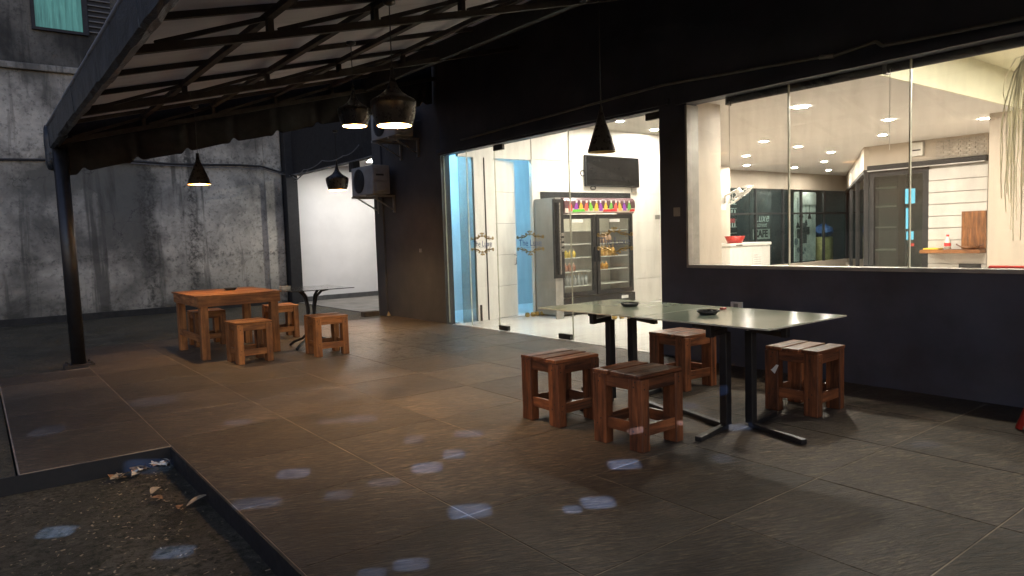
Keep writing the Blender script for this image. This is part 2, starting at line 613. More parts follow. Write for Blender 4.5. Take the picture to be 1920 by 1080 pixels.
def translucent(name, c, t, rough=.7, world_space=True, scale=1.3):
    m, nt, bs = new_mat(name)
    f = noise(nt, coords(nt, world_space), scale)
    g2 = noise(nt, coords(nt, world_space, (1, 6, 1)), 1.1, 6, .7)
    cc = ramp(nt, f, [(.3, tuple(x * .85 for x in c)), (.7, tuple(min(1, x * 1.1) for x in c))])
    cc = mixc(nt, ramp(nt, g2, [(.5, (0, 0, 0)), (.72, (.45,) * 3)]), cc, tuple(x * .55 for x in c))
    nt.links.new(cc, bs.inputs['Base Color'])
    bs.inputs['Roughness'].default_value = rough
    tl = nd(nt, 'ShaderNodeBsdfTranslucent')
    nt.links.new(cc, tl.inputs['Color'])
    mx = nd(nt, 'ShaderNodeMixShader')
    mx.inputs[0].default_value = t
    nt.links.new(bs.outputs[0], mx.inputs[1])
    nt.links.new(tl.outputs[0], mx.inputs[2])
    nt.links.new(mx.outputs[0], nt.nodes['Material Output'].inputs['Surface'])
    return m
MAT['sheet'] = translucent('pale_roof_sheet', (.60, .58, .55), .28)
MAT['valance'] = simple('dark_canvas', (.010, .0095, .0095), .85, var=.3, scale=6, bmp=.2)
MAT['shade_in'] = simple('gold_lamp_lining', (.88, .66, .34), .45, .0, var=.1, scale=10)
MAT['shade'] = simple('black_lamp_enamel', (.05, .046, .042), .3, .5, var=.15, scale=12, bmp=.02)
MAT['acwhite'] = simple('weathered_white_casing', (.30, .30, .28), .55, var=.18, scale=5)
MAT['acdark'] = simple('dark_grille', (.03, .03, .03), .6)
MAT['tableglass'] = None
MAT['gold'] = simple('gold_print', (.36, .235, .06), .4, .5, var=.15, scale=20)
MAT['blueprint'] = simple('slate_blue_print', (.12, .15, .26), .5, var=.1, scale=20)
MAT['fabricblind'] = simple('dark_blind_fabric', (.02, .021, .026), .8, var=.2, scale=15)
MAT['alu'] = simple('grey_aluminium', (.32, .31, .29), .4, .5, var=.15, scale=9)
MAT['plastic_white'] = simple('white_plastic', (.72, .71, .67), .35, var=.04, scale=8)
MAT['slatwhite'] = simple('off_white_slat_paint', (.50, .48, .45), .5, var=.05, scale=8)
MAT['red'] = simple('red_plastic', (.42, .035, .025), .35, var=.12, scale=8)
MAT['screen'] = simple('black_screen', (.006, .006, .0065), .22, var=.1, scale=4, bmp=0, spec=.22)
MAT['fridge'] = simple('silver_grey_fridge_side', (.34, .33, .30), .35, .2, var=.08, scale=3)
MAT['leaf'] = simple('dry_brown_leaf', (.26, .13, .055), .65, var=.5, scale=22)
MAT['leaf2'] = simple('pale_dry_leaf', (.36, .27, .16), .7, var=.4, scale=22)
MAT['fibre'] = translucent('pale_dry_fibre', (.9, .87, .74), .5, .7, True, 9)
MAT['rubber'] = simple('black_cable_rubber', (.02, .019, .018), .6, var=.2, scale=20)
MAT['cablegrey'] = simple('grey_conduit', (.15, .15, .15), .5, var=.25, scale=9)
MAT['brick'] = simple('dark_brick', (.06, .05, .042), .85, var=.4, scale=14, bmp=.4)
MAT['paper'] = simple('white_paper', (.74, .73, .70), .7, var=.05, scale=9)
for ax in range(3):
    MAT['wood%d' % ax] = wood_mat('red_brown_pallet_wood_%s' % 'xyz'[ax], (.06, .019, .008), (.37, .125, .046), ax, .38, .25)
    MAT['pine%d' % ax] = wood_mat('orange_pine_wood_%s' % 'xyz'[ax], (.15, .052, .014), (.46, .19, .055), ax, .5, .05)
def tableglass():
    m, nt, bs = new_mat('frosted_green_glass')
    f = noise(nt, coords(nt, True), 3, 6, .6)
    nt.links.new(ramp(nt, f, [(.3, (.40, .46, .34)), (.7, (.46, .52, .40))]), bs.inputs['Base Color'])
    nt.links.new(ramp(nt, noise(nt, coords(nt, True), 8, 8, .7, .5), [(.35, (.07,) * 3), (.7, (.13,) * 3)]), bs.inputs['Roughness'])
    bs.inputs['IOR'].default_value = 1.45
    bs.inputs['Specular IOR Level'].default_value = .25
    bs.inputs['Coat Weight'].default_value = .15
    bs.inputs['Coat Roughness'].default_value = .08
    return m
MAT['tableglass'] = tableglass()
WARM = (1.0, .62, .24)
LAMP_WARM = emit('warm_lamp_glow', (1.0, .66, .36), 380)
LAMP_YEL = emit('yellow_lamp_glow', (1.0, .60, .25), 560)
DOWN = emit('downlight_glow', (1.0, .90, .78), 1450)
LOBBYGLOW = emit('lobby_downlight_glow', (1.0, .94, .84), 1480)
MURALFILL = emit('mural_fill_glow', (1.0, .92, .8), 900)
ALLEYGLOW = emit('alley_lamp_glow', (1.0, .96, .90), 600)
BLUEGLOW = emit('blue_led_glow', (.26, .66, 1.0), 170)
CYANGLOW = emit('cyan_reflection_glow', (.25, .75, .95), 2.2)
GREENGLOW = emit('green_lit_blind', (.10, .42, .36), .22)

# ================================================================== SETTING
# ground: one sheet, slightly lower beside the terrace
xs = [-160, -60, -20, -8, -4] + [-3 + .5 * i for i in range(20)] + [8, 12, 20, 60, 160]
ys = [-160, -60, -20, -8, -3] + [-2 + .5 * i for i in range(42)] + [22, 30, 60, 160]
g = MB()
def gz(x, y):
    t = min(1, max(0, (y - 5.5) / 3.8))
    return -.115 + t * .085 + (random.uniform(-.008, .008) if -4 < x < 8 and -3 < y < 19 else 0)
g.v = [(x, y, gz(x, y)) for y in ys for x in xs]
nx = len(xs)
g.f = [(j*nx+i, j*nx+i+1, (j+1)*nx+i+1, (j+1)*nx+i) for j in range(len(ys)-1) for i in range(nx-1)]
struct(g.build('ground', MAT['ground'], smooth=True))

# terrace: slab (grout shows in the joints) with stone tiles as pieces
KX = .96
slab = MB().prism([(KX, -3.2), (5.76, -3.2), (5.76, 10.92), (1.78, 10.92), (1.78, 9.2), (.13, 9.0), (.13, 5.02), (KX, 5.02)], -.5, -.0025)
terrace = struct(slab.build('terrace_floor', MAT['grout']))
TX = [.96, 1.78, 2.60, 3.41, 4.22, 5.0, 5.757]
def tile_mesh(w, d):
    bm = bmesh.new()
    bmesh.ops.create_cube(bm, size=1)
    bmesh.ops.scale(bm, vec=(w, d, .03), verts=bm.verts)
    bmesh.ops.translate(bm, vec=(0, 0, -.015), verts=bm.verts)
    top = [e for e in bm.edges if all(v.co.z > -.001 for v in e.verts)]
    bmesh.ops.bevel(bm, geom=top, offset=.0015, segments=1, affect='EDGES')
    me = bpy.data.meshes.new('tile')
    bm.to_mesh(me)
    bm.free()
    me.materials.append(MAT['tile'])
    return me
GAP = .0065
tm_cache = {}
def tile(x0, x1, y0, y1):
    w, d = round(x1 - x0 - GAP, 4), round(y1 - y0 - GAP, 4)
    if (w, d) not in tm_cache:
        tm_cache[(w, d)] = tile_mesh(w, d)
    o = bpy.data.objects.new('tile', tm_cache[(w, d)])
    col.objects.link(o)
    o.parent = terrace
    o.location = ((x0 + x1) / 2, (y0 + y1) / 2, random.uniform(-.0006, .0006))
TY = [round(1.908 + .819 * k, 3) for k in range(-5, 12)]
for i in range(6):
    for j in range(len(TY) - 1):
        tile(TX[i], TX[i+1], TY[j], TY[j+1])
LY = [5.03] + [round(1.908 + .819 * k, 3) for k in range(5, 9)] + [9.02]
for j in range(len(LY) - 1):
    tile(.135, .96, LY[j], LY[j+1])
struct(MB().box(-8, .118, 5.03, 9.4, -.4, -.012).build('mossy_path', MAT['ground']))
# dark rendered kerb faces where the terrace steps down
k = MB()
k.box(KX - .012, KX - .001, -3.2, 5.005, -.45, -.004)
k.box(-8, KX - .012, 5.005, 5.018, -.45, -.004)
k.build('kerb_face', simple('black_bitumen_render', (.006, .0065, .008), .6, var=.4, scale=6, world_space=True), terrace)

# ================================================================== CAFE BUILDING
FX = 5.76
cafe = thing('cafe_building', 'dark navy cafe building with a glazed entrance and a long lit window', 'building', (FX, 5, 0))
w = MB()
T = .16
w.box(FX, FX+T, -5, 4.585, -.1, .955)              # below the window
w.box(FX, FX+T, -5, .6, .955, 2.575)               # beyond the window
w.box(FX, FX+T, 4.585, 4.94, -.1, 2.575)           # pier between window and door
w.box(FX, FX+T, -5, 9.24, 2.575, 6.5)              # above both openings
w.build('front_wall', MAT['navy'], cafe)
w = MB()
w.box(FX, FX+T, 9.24, 11.14, -.1, 6.5)
w.build('side_wall', MAT['charcoal'], cafe)
w = MB()
w.box(FX-.035, FX+.3, 11.14, 11.45, -.1, 6.5)
w.build('corner_pier', MAT['charcoal'], cafe, bev=.006)
w = MB()
w.box(FX, FX+.2, 11.45, 15.55, 2.82, 6.5)
w.build('alley_lintel', MAT['blackmat'], cafe)
w = MB()
w.box(FX-.012, FX+T+.01, 4.575, 4.6, .963, 2.56)
w.box(FX-.014, FX+.12, .6, 4.6, .935, .966)
w.build('window_frame', MAT['alu'], cafe, bev=.003)
w = MB()
w.box(FX-.03, FX-.002, .6, 4.70, 2.575, 2.625)
w.build('window_head_trim', MAT['navy'], cafe)
w = MB()
w.box(FX-.03, FX-.002, 4.80, 9.3, 2.60, 2.66)
w.build('door_head_trim', MAT['navy'], cafe)
# roof slab closing the building
w = MB()
w.box(FX, 20, -5, 16, 6.5, 6.6)
w.build('roof_slab', MAT['charcoal'], cafe)

# long window: four panes with pale edges
win = thing('shop_window', 'long frameless shop window looking into the lit dining room', 'window', (FX+.06, 2.6, .966))
my = [4.572, 3.51, 2.49, 1.5, .61]
for a, b in zip(my, my[1:]):
    p = MB()
    p.box(FX+.055, FX+.061, b+.004, a-.004, .967, 2.57)
    p.build('pane', MAT['glass'], win)
for y in my[1:-1]:
    p = MB()
    p.box(FX+.046, FX+.070, y-.0045, y+.0045, .967, 2.57)
    p.build('glazing_seam', MAT['edge'], win)

# roller blinds rolled up at the window head
for (a, b, lab) in ((4.18, 2.72, 'rolled up dark roller blind over the left half of the shop window'),
                    (2.69, .9, 'rolled up dark roller blind over the right half of the shop window')):
    o = thing('roller_blind', lab, 'blind', (FX+.12, b, 2.5))
    MB().tube([(FX+.13, a, 2.545), (FX+.13, b, 2.545)], .036, 14).build('roll', MAT['fabricblind'], o, True)
    MB().box(FX+.09, FX+.17, a, a+.012, 2.50, 2.585).build('end_bracket', MAT['alu'], o)
    MB().box(FX+.09, FX+.17, b-.012, b, 2.50, 2.585).build('end_bracket', MAT['alu'], o)
    MB().tube([(FX+.09, a-.03, 2.53), (FX+.09, a-.03, 1.9)], .0025, 5).build('pull_cord', MAT['plastic_white'], o)

# --- entrance glass
def logo(parent, yc, zc, wd):
    """gold scroll ornament above and below the lettering, printed on the pane (outside face looks to -X)"""
    x = FX + .050
    pts_all = []
    def spiral(cx, cz, r0, turns, a0, sgn, n=16):
        out = []
        for i in range(n):
            t = i / (n - 1)
            r = r0 * (1 - .8 * t)
            a = a0 + sgn * turns * 2 * math.pi * t
            out.append((cx + r * math.cos(a), cz + r * math.sin(a)))
        return out
    m = MB()
    u = wd / 2
    for top in (1, -1):
        for sd in (1, -1):
            def P(l): return [(x, yc - sd * a * u, zc + top * b * u) for a, b in l]
            main = [(.0, .36), (.10, .42), (.22, .38), (.34, .30), (.48, .27), (.64, .30), (.78, .27), (.90, .22)]
            m.tube(P(main), [.004, .006, .008, .008, .007, .009, .007, .005], 5)
            m.tube(P(spiral(.92, .29, .08, 1.2, -1.57, 1)), .0055, 5)
            m.tube(P(spiral(.30, .42, .06, 1.1, 3.4, -1)), .005, 5)
            m.tube(P([(.34, .30), (.45, .36), (.58, .35), (.66, .40)]), [.007, .006, .005, .003], 5)
            m.tube(P([(.0, .40), (.05, .48), (.03, .54), (.0, .58)]), .005, 5)
            m.tube(P(spiral(.12, .52, .05, 1.0, 0, 1)), .0045, 5)
            m.tube(P([(.55, .28), (.63, .21), (.74, .20)]), [.006, .005, .003], 5)
    m.build('scroll_ornament', MAT['gold'], parent)
    me = text_mesh('The Luxe', wd * .22, .001)
    me.transform(Matrix.Rotation(math.pi/2, 4, 'X'))
    me.transform(Matrix.Rotation(-math.pi/2, 4, 'Z'))
    lo = link('lettering', me, MAT['blueprint'], parent)
    lo.location = Vector((x, yc, zc)) - origin(parent)
    MB().box(x-.001, x+.001, yc - u*.5, yc + u*.5, zc - u*.2, zc - u*.185).build('underline', MAT['blueprint'], parent)

def glass_panel(name, lab, cat, ya, yb, fit, logo_y=None, handle=None):
    o = thing(name, lab, cat, (FX+.06, (ya+yb)/2, 0))
    MB().box(FX+.054, FX+.064, yb+.005, ya-.005, .012, 2.568).build('pane', MAT['glass'], o)
    MB().box(FX+.050, FX+.068, ya-.007, ya-.001, .012, 2.568).build('glass_edge', MAT['edge'], o)
    for (fy0, fy1, fz0, fz1) in fit:
        MB().box(FX+.035, FX+.083, fy0, fy1, fz0, fz1).build('patch_fitting', MAT['darksteel'], o, bev=.004)
    if handle:
        h = MB()
        h.tube([(FX+.0, handle, .95), (FX+.0, handle, 1.45)], .014, 10)
        for z in (1.02, 1.38):
            h.tube([(FX, handle, z), (FX+.06, handle, z)], .008, 8)
        h.build('pull_handle', MAT['steel'], o, True)
    if logo_y:
        logo(o, logo_y, 1.215, .56)
    return o
glass_panel('fixed_glazing', 'narrow fixed glass panel at the far end of the entrance, tinted blue', 'glass panel', 9.24, 8.62, [])
glass_panel('fixed_glazing', 'fixed glass panel with gold logo left of the entrance doors', 'glass panel', 8.62, 7.93, [], 8.28)
glass_panel('glass_door', 'left glass entrance door with gold scroll logo and floor pivot', 'door', 7.93, 6.41,
            [(7.72, 7.925, .012, .075), (7.72, 7.925, 2.49, 2.565)], 7.19)
glass_panel('glass_door', 'right glass entrance door in front of the drinks fridge, gold scroll logo', 'door', 6.41, 4.95,
            [(6.44, 6.66, .012, .075), (4.96, 5.16, 2.49, 2.565)], 5.665, None)

# light switch, socket
o = thing('light_switch', 'small grey switch plate on the dark wall between door and window', 'switch', (FX, 4.72, 1.51))
MB().box(FX-.012, FX-.001, 4.68, 4.76, 1.46, 1.55).build('plate', MAT['alu'], o, bev=.003)
MB().box(FX-.017, FX-.0125, 4.70, 4.74, 1.48, 1.53).build('rocker', MAT['alu'], o, bev=.002)
o = thing('wall_socket', 'small white socket low on the dark wall behind the glass tables', 'socket', (FX, 4.01, .58))
MB().box(FX-.03, FX-.001, 3.95, 4.07, .55, .62).build('plate', MAT['plastic_white'], o, bev=.003)
MB().box(FX-.034, FX-.0305, 3.985, 4.035, .565, .605).build('outlet_face', MAT['alu'], o)
MB().box(FX-.012, FX-.001, 9.9, 9.97, 1.1, 1.16).build('wall_hook', MAT['alu'], label='tiny pale fixing on the charcoal wall right of the alley', category='fixing')

# --- lobby behind the entrance
LYW = 9.0
lob = struct(MB().prism([(FX+.0, 4.76), (6.31, 4.76), (12.2, LYW+.06), (FX, LYW+.06)], -.12, .006).build('lobby_floor', MAT['lfloor']))
struct(MB().prism([(FX+.161, 4.76), (6.31, 4.76), (12.2, LYW+.06), (FX+.161, LYW+.06)], 3.14, 3.2).build('lobby_ceiling', MAT['white']))
lw = MB()
lw.box(6.20, 6.58, LYW, LYW+.06, .006, 3.14)
lw.box(FX+.161, 6.20, LYW, LYW+.06, 2.54, 3.14)
lw.box(6.58, 7.34, LYW, LYW+.06, 2.54, 3.14)
lw.box(7.34, 12.2, LYW+.01, LYW+.06, .006, 3.14)
lobby_wall = struct(lw.build('lobby_wall', MAT['white']))
zs = [.008, .45, .97, 1.49, 2.02, 2.55, 3.138]
for a, b in zip(zs, zs[1:]):
    MB().box(7.345 if a > 2.0 else 7.345, 12.1, LYW-.012, LYW+.009, a+.003, b-.003).build('wall_panel', MAT['white'], lobby_wall, bev=.002)
MB().box(6.385, 6.40, LYW-.014, LYW-.001, .01, 2.54).build('door_jamb', MAT['rust'], lobby_wall)
MB().box(6.235, 6.262, LYW-.02, LYW-.001, .012, .26).build('jamb_base', MAT['rust'], lobby_wall)
MB().box(7.505, 9.64, LYW-.03, LYW-.013, .01, 2.03).build('fridge_shade_panel', MAT['blackmat'], lobby_wall)  # flat black panel painting the shade behind the fridge; no real recess
struct(MB().add([(6.1, 4.76, .006), (12.2, LYW, .006), (12.2, LYW, 3.14), (6.1, 4.76, 3.14), (6.16, 4.70, .006), (12.26, LYW-.06, .006), (12.26, LYW-.06, 3.14), (6.16, 4.70, 3.14)],
                [(0,1,2,3),(4,7,6,5),(0,3,7,4),(1,5,6,2),(3,2,6,7),(0,4,5,1)]).build('added_light_divider', MAT['beige']))  # added unseen wall that keeps lobby and dining light apart
# back room with blue light seen through the side glass and the open door
br = MB()
br.box(FX+.161, 9.0, 10.7, 10.76, 0, 3.14)
br.box(8.94, 9.0, LYW+.06, 10.7, 0, 3.14)
br.box(FX+.161, 8.94, LYW+.06, 10.7, 3.08, 3.14)
br.box(FX+.161, 8.94, LYW+.06, 10.7, -.1, .004)
struct(br.build('back_room_wall', MAT['whitealley']))
o = thing('blue_light', 'blue strip light glowing in the back room behind the entrance', 'light', (6.4, 9.7, 3.0))
MB().box(5.95, 7.6, 9.45, 9.50, 3.02, 3.06).build('tube', BLUEGLOW, o)
MB().box(5.93, 7.62, 9.43, 9.52, 3.06, 3.079).build('tray', MAT['plastic_white'], o)
MB().box(FX+.165, 6.195, LYW+.01, LYW+.018, .01, 2.535).build('side_glass', MAT['glassdark'], None, label='blue tinted side glass pane left of the white inner door', category='glass panel')
dr = thing('inner_door', 'white panelled inner door standing ajar with blue light in the gap', 'door', (6.585, LYW+.05, 0))
dr.rotation_euler.z = R(16)
dz = [.012, .52, 1.02, 1.52, 2.02, 2.53]
for a, b in zip(dz, dz[1:]):
    ob = link('door_panel', MB().box(0, .56, -.02, .02, a+.003, b-.003).mesh('door_panel'), MAT['white'], dr, .002)
link('door_core', MB().box(.004, .556, -.015, .015, .012, 2.53).mesh('door_core'), MAT['alu'], dr)
hm = MB().tube([(.50, -.022, .85), (.50, -.06, .86), (.50, -.06, 1.0), (.50, -.022, 1.01)], .008, 8)
link('handle', hm.mesh('handle', True), MAT['steel'], dr)
o = MB().box(7.335, 7.35, LYW-.016, LYW+.05, .01, 2.54).build('door_frame', MAT['white'], lobby_wall)
for i, (bx, by) in enumerate(((7.06, 8.86), (7.16, 8.84), (7.26, 8.86), (7.36, 8.84), (7.47, 8.85))):
    tag(MB().lathe([(.0, .0), (.035, .0), (.045, .03), (.03, .065), (0, .07)], (bx, by, .008), 14).build('gold_ball', MAT['gold'], smooth=True),
        'small gold ball in the row on the floor below the inner door', 'ornament', 'gold balls below the inner door')
for i in range(4):
    tag(MB().lathe([(.0, .0), (.035, .0), (.045, .03), (.03, .065), (0, .07)], (7.55 + i * .13, 7.55 - .03 * i, .008), 14).build('gold_ball', MAT['gold'], smooth=True),
        'small gold ball on the pale floor in front of the drinks fridge', 'ornament', 'gold balls in front of the fridge')

# television
tv = thing('television', 'flat black television hung high on the white lobby wall', 'television', (9.17, LYW-.05, 2.14))
MB().box(8.49, 9.84, LYW-.075, LYW-.03, 2.135, 2.67).build('bezel', MAT['blackmat'], tv, bev=.006)
MB().box(8.51, 9.82, LYW-.079, LYW-.0755, 2.16, 2.652).build('screen', MAT['screen'], tv)
MB().box(9.0, 9.35, LYW-.03, LYW-.013, 2.25, 2.5).build('wall_bracket', MAT['darksteel'], tv)
c = MB()
c2 = MB()
c.tube([(8.46 + .05 * math.cos(t), LYW-.03, 2.36 + .05 * math.sin(t)) for t in [i * .5 for i in range(14)]], .008, 6)
c2.tube([(8.70 + .06 * math.cos(t), LYW-.03, 2.11 + .03 * math.sin(t)) for t in [i * .5 for i in range(14)]], .008, 6)
c.build('cable_loop', MAT['rubber'], tv)
c2.build('cable_loop', MAT['rubber'], tv)
MB().box(9.68, 9.80, LYW-.04, LYW-.013, 2.04, 2.12).build('socket_box', MAT['alu'], None, label='small grey box under the right corner of the television', category='socket')
MB().box(10.32, 10.45, LYW-.02, LYW-.0125, 1.55, 1.63).build('wall_socket', MAT['alu'], None, label='grey socket on the white lobby wall right of the fridge', category='socket')
# wall of light: small round downlights of the lobby
def downlight(x, y, z, lab, grp, m, r=.06):
    o = thing('downlight', lab, 'downlight', (x, y, z), grp)
    MB().lathe([(r, -.004), (r+.018, -.006), (r+.02, -.001)], (x, y, z), 24).build('trim_ring', MAT['plastic_white'], o, True)
    MB().disc((x, y, z-.003), r, 24).build('diffuser', m, o)
for x, y in ((8.6, 8.2), (6.9, 7.4), (6.6, 5.9), (9.9, 8.6), (7.7, 6.6)):
    downlight(x, y, 3.139, 'small round downlight in the high ceiling of the entrance lobby', 'lobby ceiling downlights', LOBBYGLOW, .055)

# drinks fridge
fr = thing('drinks_fridge', 'tall black two door drinks fridge with printed bottle header in the lobby', 'fridge', (8.2, 8.6, 0))
F0, F1, FY, FB = 7.34, 9.05, 8.38, 8.95
fb = MB()
fb.box(F0, F0+.05, FY+.05, FB, .03, 1.90)
fb.box(F1-.05, F1, FY+.05, FB, .03, 1.90)
fb.box(F0+.05, F1-.05, FB-.05, FB, .03, 1.90)
fb.box(F0+.05, F1-.05, FY+.05, FB-.05, 1.64, 1.90)
fb.box(F0+.05, F1-.05, FY+.05, FB-.05, .03, .30)
fb.build('cabinet', MAT['fridge'], fr, bev=.004)
MB().box(F0+.052, F1-.052, FB-.056, FB-.051, .305, 1.635).build('liner', MAT['plastic_white'], fr)
hd = MB()
prof = [(FY+.05, 1.635), (FY+.0, 1.64), (FY-.035, 1.70), (FY-.045, 1.77), (FY-.035, 1.84), (FY, 1.885), (FY+.05, 1.90)]
hd.v = [(x, y, z) for x in (F0+.12, F1+.02) for y, z in prof]
n = len(prof)
hd.f = [(i, i+1, n+i+1, n+i) for i in range(n-1)] + [tuple(range(n)), tuple(range(n, 2*n))]
header = hd.build('header_sign', simple('dark_header_print', (.10, .045, .05), .35, var=.15, scale=5), fr)
# printed pale band along the header's lower half, fruits and bottles (flat print)
FRUIT = [(.75,.12,.08), (.30,.06,.40), (.85,.45,.05), (.75,.12,.08), (.18,.50,.06), (.85,.50,.06), (.30,.06,.40), (.88,.55,.08), (.16,.45,.08), (.75,.12,.10), (.85,.5,.08), (.28,.06,.42), (.16,.5,.1)]
pm = {}
def printmat(c):
    if c not in pm: pm[c] = simple('header_print_colour', c, .4, var=.12, scale=20, bmp=0)
    return pm[c]
MB().box(F0+.13, F1+.01, FY-.0385, FY-.034, 1.655, 1.725).build('print_band', printmat((.66, .58, .50)), header)
for i, c in enumerate(FRUIT):
    x = F0 + .24 + i * .112
    lean = random.uniform(-.02, .02)
    p = MB()
    out = [(-.036, 0), (.036, 0), (.038, .06), (.016, .10), (.014, .145), (-.014, .145), (-.016, .10), (-.038, .06)]
    p.add([(x + a + lean * b * 10, FY-.048, 1.685 + b * 1.15) for a, b in out] + [(x + a + lean * b * 10, FY-.044, 1.685 + b * 1.15) for a, b in out],
          [tuple(range(8)), tuple(range(15, 7, -1))] + [(k, (k+1) % 8, 8+(k+1) % 8, 8+k) for k in range(8)])
    p.build('printed_bottle', printmat(c), header)
    MB().box(x-.016+lean, x+.016+lean, FY-.05, FY-.0445, 1.815, 1.85).build('printed_cap', printmat((.72, .66, .66)), header)
for x0, x1, c in ((F0+.27, F0+.55, (.12, .5, .05)), (F0+.95, F0+1.28, (.62, .03, .04)), (F0+1.58, F1+.005, (.62, .03, .04))):
    p = MB().add([(x0, FY-.052, 1.665), (x1, FY-.052, 1.675), (x1-.02, FY-.052, 1.715), (x0+.02, FY-.052, 1.705),
                  (x0, FY-.049, 1.665), (x1, FY-.049, 1.675), (x1-.02, FY-.049, 1.715), (x0+.02, FY-.049, 1.705)],
                 [(0,1,2,3),(7,6,5,4),(0,4,5,1),(1,5,6,2),(2,6,7,3),(3,7,4,0)])
    p.build('printed_label', printmat(c), header)
for d0, d1 in ((F0+.04, 8.165), (8.185, F1)):
    d = MB()
    d.box(d0, d0+.07, FY, FY+.045, .31, 1.63)
    d.box(d1-.07, d1, FY, FY+.045, .31, 1.63)
    d.box(d0+.07, d1-.07, FY, FY+.045, .31, .38)
    d.box(d0+.07, d1-.07, FY, FY+.045, 1.56, 1.63)
    door = d.build('door', MAT['black'], fr, bev=.004)
    MB().box(d0+.071, d1-.071, FY+.015, FY+.022, .381, 1.559).build('pane', MAT['glass'], door)
    MB().box((d0+d1)/2-.12, (d0+d1)/2+.12, FY+.008, FY+.0125, 1.50, 1.55).build('sticker', MAT['paper'], door)
    hx = d1-.035 if d1 < 8.5 else d0+.035
    MB().box(hx-.012, hx+.012, FY-.03, FY-.001, .85, 1.1).build('handle', MAT['black'], door)
MB().box(F0, F1+.02, FY-.01, FY+.045, .04, .29).build('plinth_grille', MAT['black'], fr, bev=.004)
MB().box(F1-.32, F1-.16, FY-.016, FY-.011, .20, .25).build('badge', MAT['paper'], fr)
shz = [.46, .70, .92, 1.14, 1.36]
for z in shz:
    MB().box(F0+.06, F1-.06, FY+.08, FB-.06, z, z+.015).build('shelf', MAT['plastic_white'], fr)
MB().box(F0+.3, F1-.3, FY+.08, FY+.10, 1.605, 1.625).build('light_bar', emit('fridge_light_glow', (1, .86, .62), 22), fr)
def bottle(x, y, z, h, r, c, lab, grp):
    o = thing('bottle', lab, 'bottle', (x, y, z), grp)
    MB().lathe([(0, 0), (r, 0), (r, h*.6), (r*.4, h*.78), (r*.38, h*.9), (0, h*.9)], (x, y, z), 12).build('body', printmat(c), o, True)
    MB().lathe([(r*.44, h*.88), (r*.44, h), (0, h)], (x, y, z), 12).build('cap', printmat((.55, .45, .3)), o, True)
for i in range(5):
    bottle(8.33 + i*.085, FY+.12, .935, .19, .036, (.62, .33, .05), 'orange drink bottle on the middle shelf of the right fridge bay', 'orange bottles in the fridge')
for i in range(4):
    bottle(8.34 + i*.085, FY+.12, 1.155, .17, .034, (.45, .26, .16), 'amber drink bottle on the upper shelf of the right fridge bay', 'amber bottles in the fridge')
for i in range(3):
    bottle(8.34 + i*.08, FY+.12, .715, .13, .036, (.65, .32, .03), 'short orange bottle on the lower shelf of the right fridge bay', 'short orange bottles in the fridge')
for i in range(3):
    bottle(7.60 + i*.085, FY+.12, .935, .13, .036, (.65, .45, .03), 'small yellow bottle on the middle shelf of the left fridge bay', 'yellow bottles in the fridge')
for i in range(3):
    bottle(7.58 + i*.09, FY+.12, .715, .14, .036, (.35, .13, .07), 'dark red bottle on the lower shelf of the left fridge bay', 'dark red bottles in the fridge')
for i in range(6):
    bottle(7.62 + i*.085, FY+.14, .475, .2, .036, (.32, .33, .33), 'clear water bottle on the bottom shelf of the left fridge bay', 'water bottles in the fridge')
# made-up panel standing in for an unclear dark shape at the fridge's left edge
o = thing('made_up_panel', 'made-up narrow dark panel for an unclear shape at the left edge of the fridge', 'panel', (7.2, 8.2, 0))
MB().box(7.09, 7.30, 8.19, 8.22, .64, 1.86).build('frame', MAT['black'], o, bev=.005)
MB().box(7.12, 7.17, 8.185, 8.189, .70, 1.80).build('glass_strip', MAT['screen'], o)
MB().box(7.205, 7.225, 8.18, 8.189, .70, 1.80).build('silver_strip', MAT['steel'], o)
MB().box(7.12, 7.27, 8.21, 8.24, .008, .66).build('stand', MAT['alu'], o)
h = MB()
for z in (1.05, 1.13, 1.21, 1.29):
    h.box(7.235, 7.285, 8.17, 8.189, z, z+.05)
h.build('button_plate', MAT['steel'], o, bev=.004)

# --- dining room seen through the long window
CZ = 2.61
struct(MB().prism([(FX+.161, -1.5), (19, -1.5), (19, 9.4), (12.26, 9.0), (6.16, 4.70), (FX+.161, 4.70)], -.12, .004).build('dining_floor', MAT['dfloor']))
struct(MB().prism([(FX+.161, 3.001), (19.5, 3.001), (19.5, 10.6), (13.0, 10.6), (12.26, 8.94), (6.18, 4.70), (FX+.161, 4.70)], CZ, CZ+.08).build('dining_ceiling', MAT['ceil']))
tr = MB()
tr.box(FX+.161, 12.6, -1.5, 2.98, 3.0, 3.06)
struct(tr.build('tray_ceiling', MAT['cove']))
struct(MB().box(FX+.161, 12.6, 2.981, 3.0, CZ-.004, 3.055).build('tray_fascia', MAT['cove']))
dw = MB()
dw.box(FX+.161, 6.31, 4.585, 4.70, .004, CZ)
dw.box(12.6, 13.18, 9.36, 9.44, .004, CZ)
dw.box(13.18, 18.4, 9.36, 9.44, .004, .45)
dw.box(FX+.161, 12.6, -1.6, -1.5, .004, 3.06)
dw.box(12.0, 12.6, -1.5, 4.03, .004, 3.0)
dw.box(12.2, 12.6, 8.94, 9.40, .004, CZ)
struct(dw.build('dining_wall', MAT['beige']))
struct(MB().box(13.18, 18.4, 9.355, 9.44, 2.22, CZ).build('far_bulkhead', MAT['taupe']))
struct(MB().box(9.9, 12.0, 2.2, 3.33, .004, CZ-.002).build('dining_column', MAT['beige']))
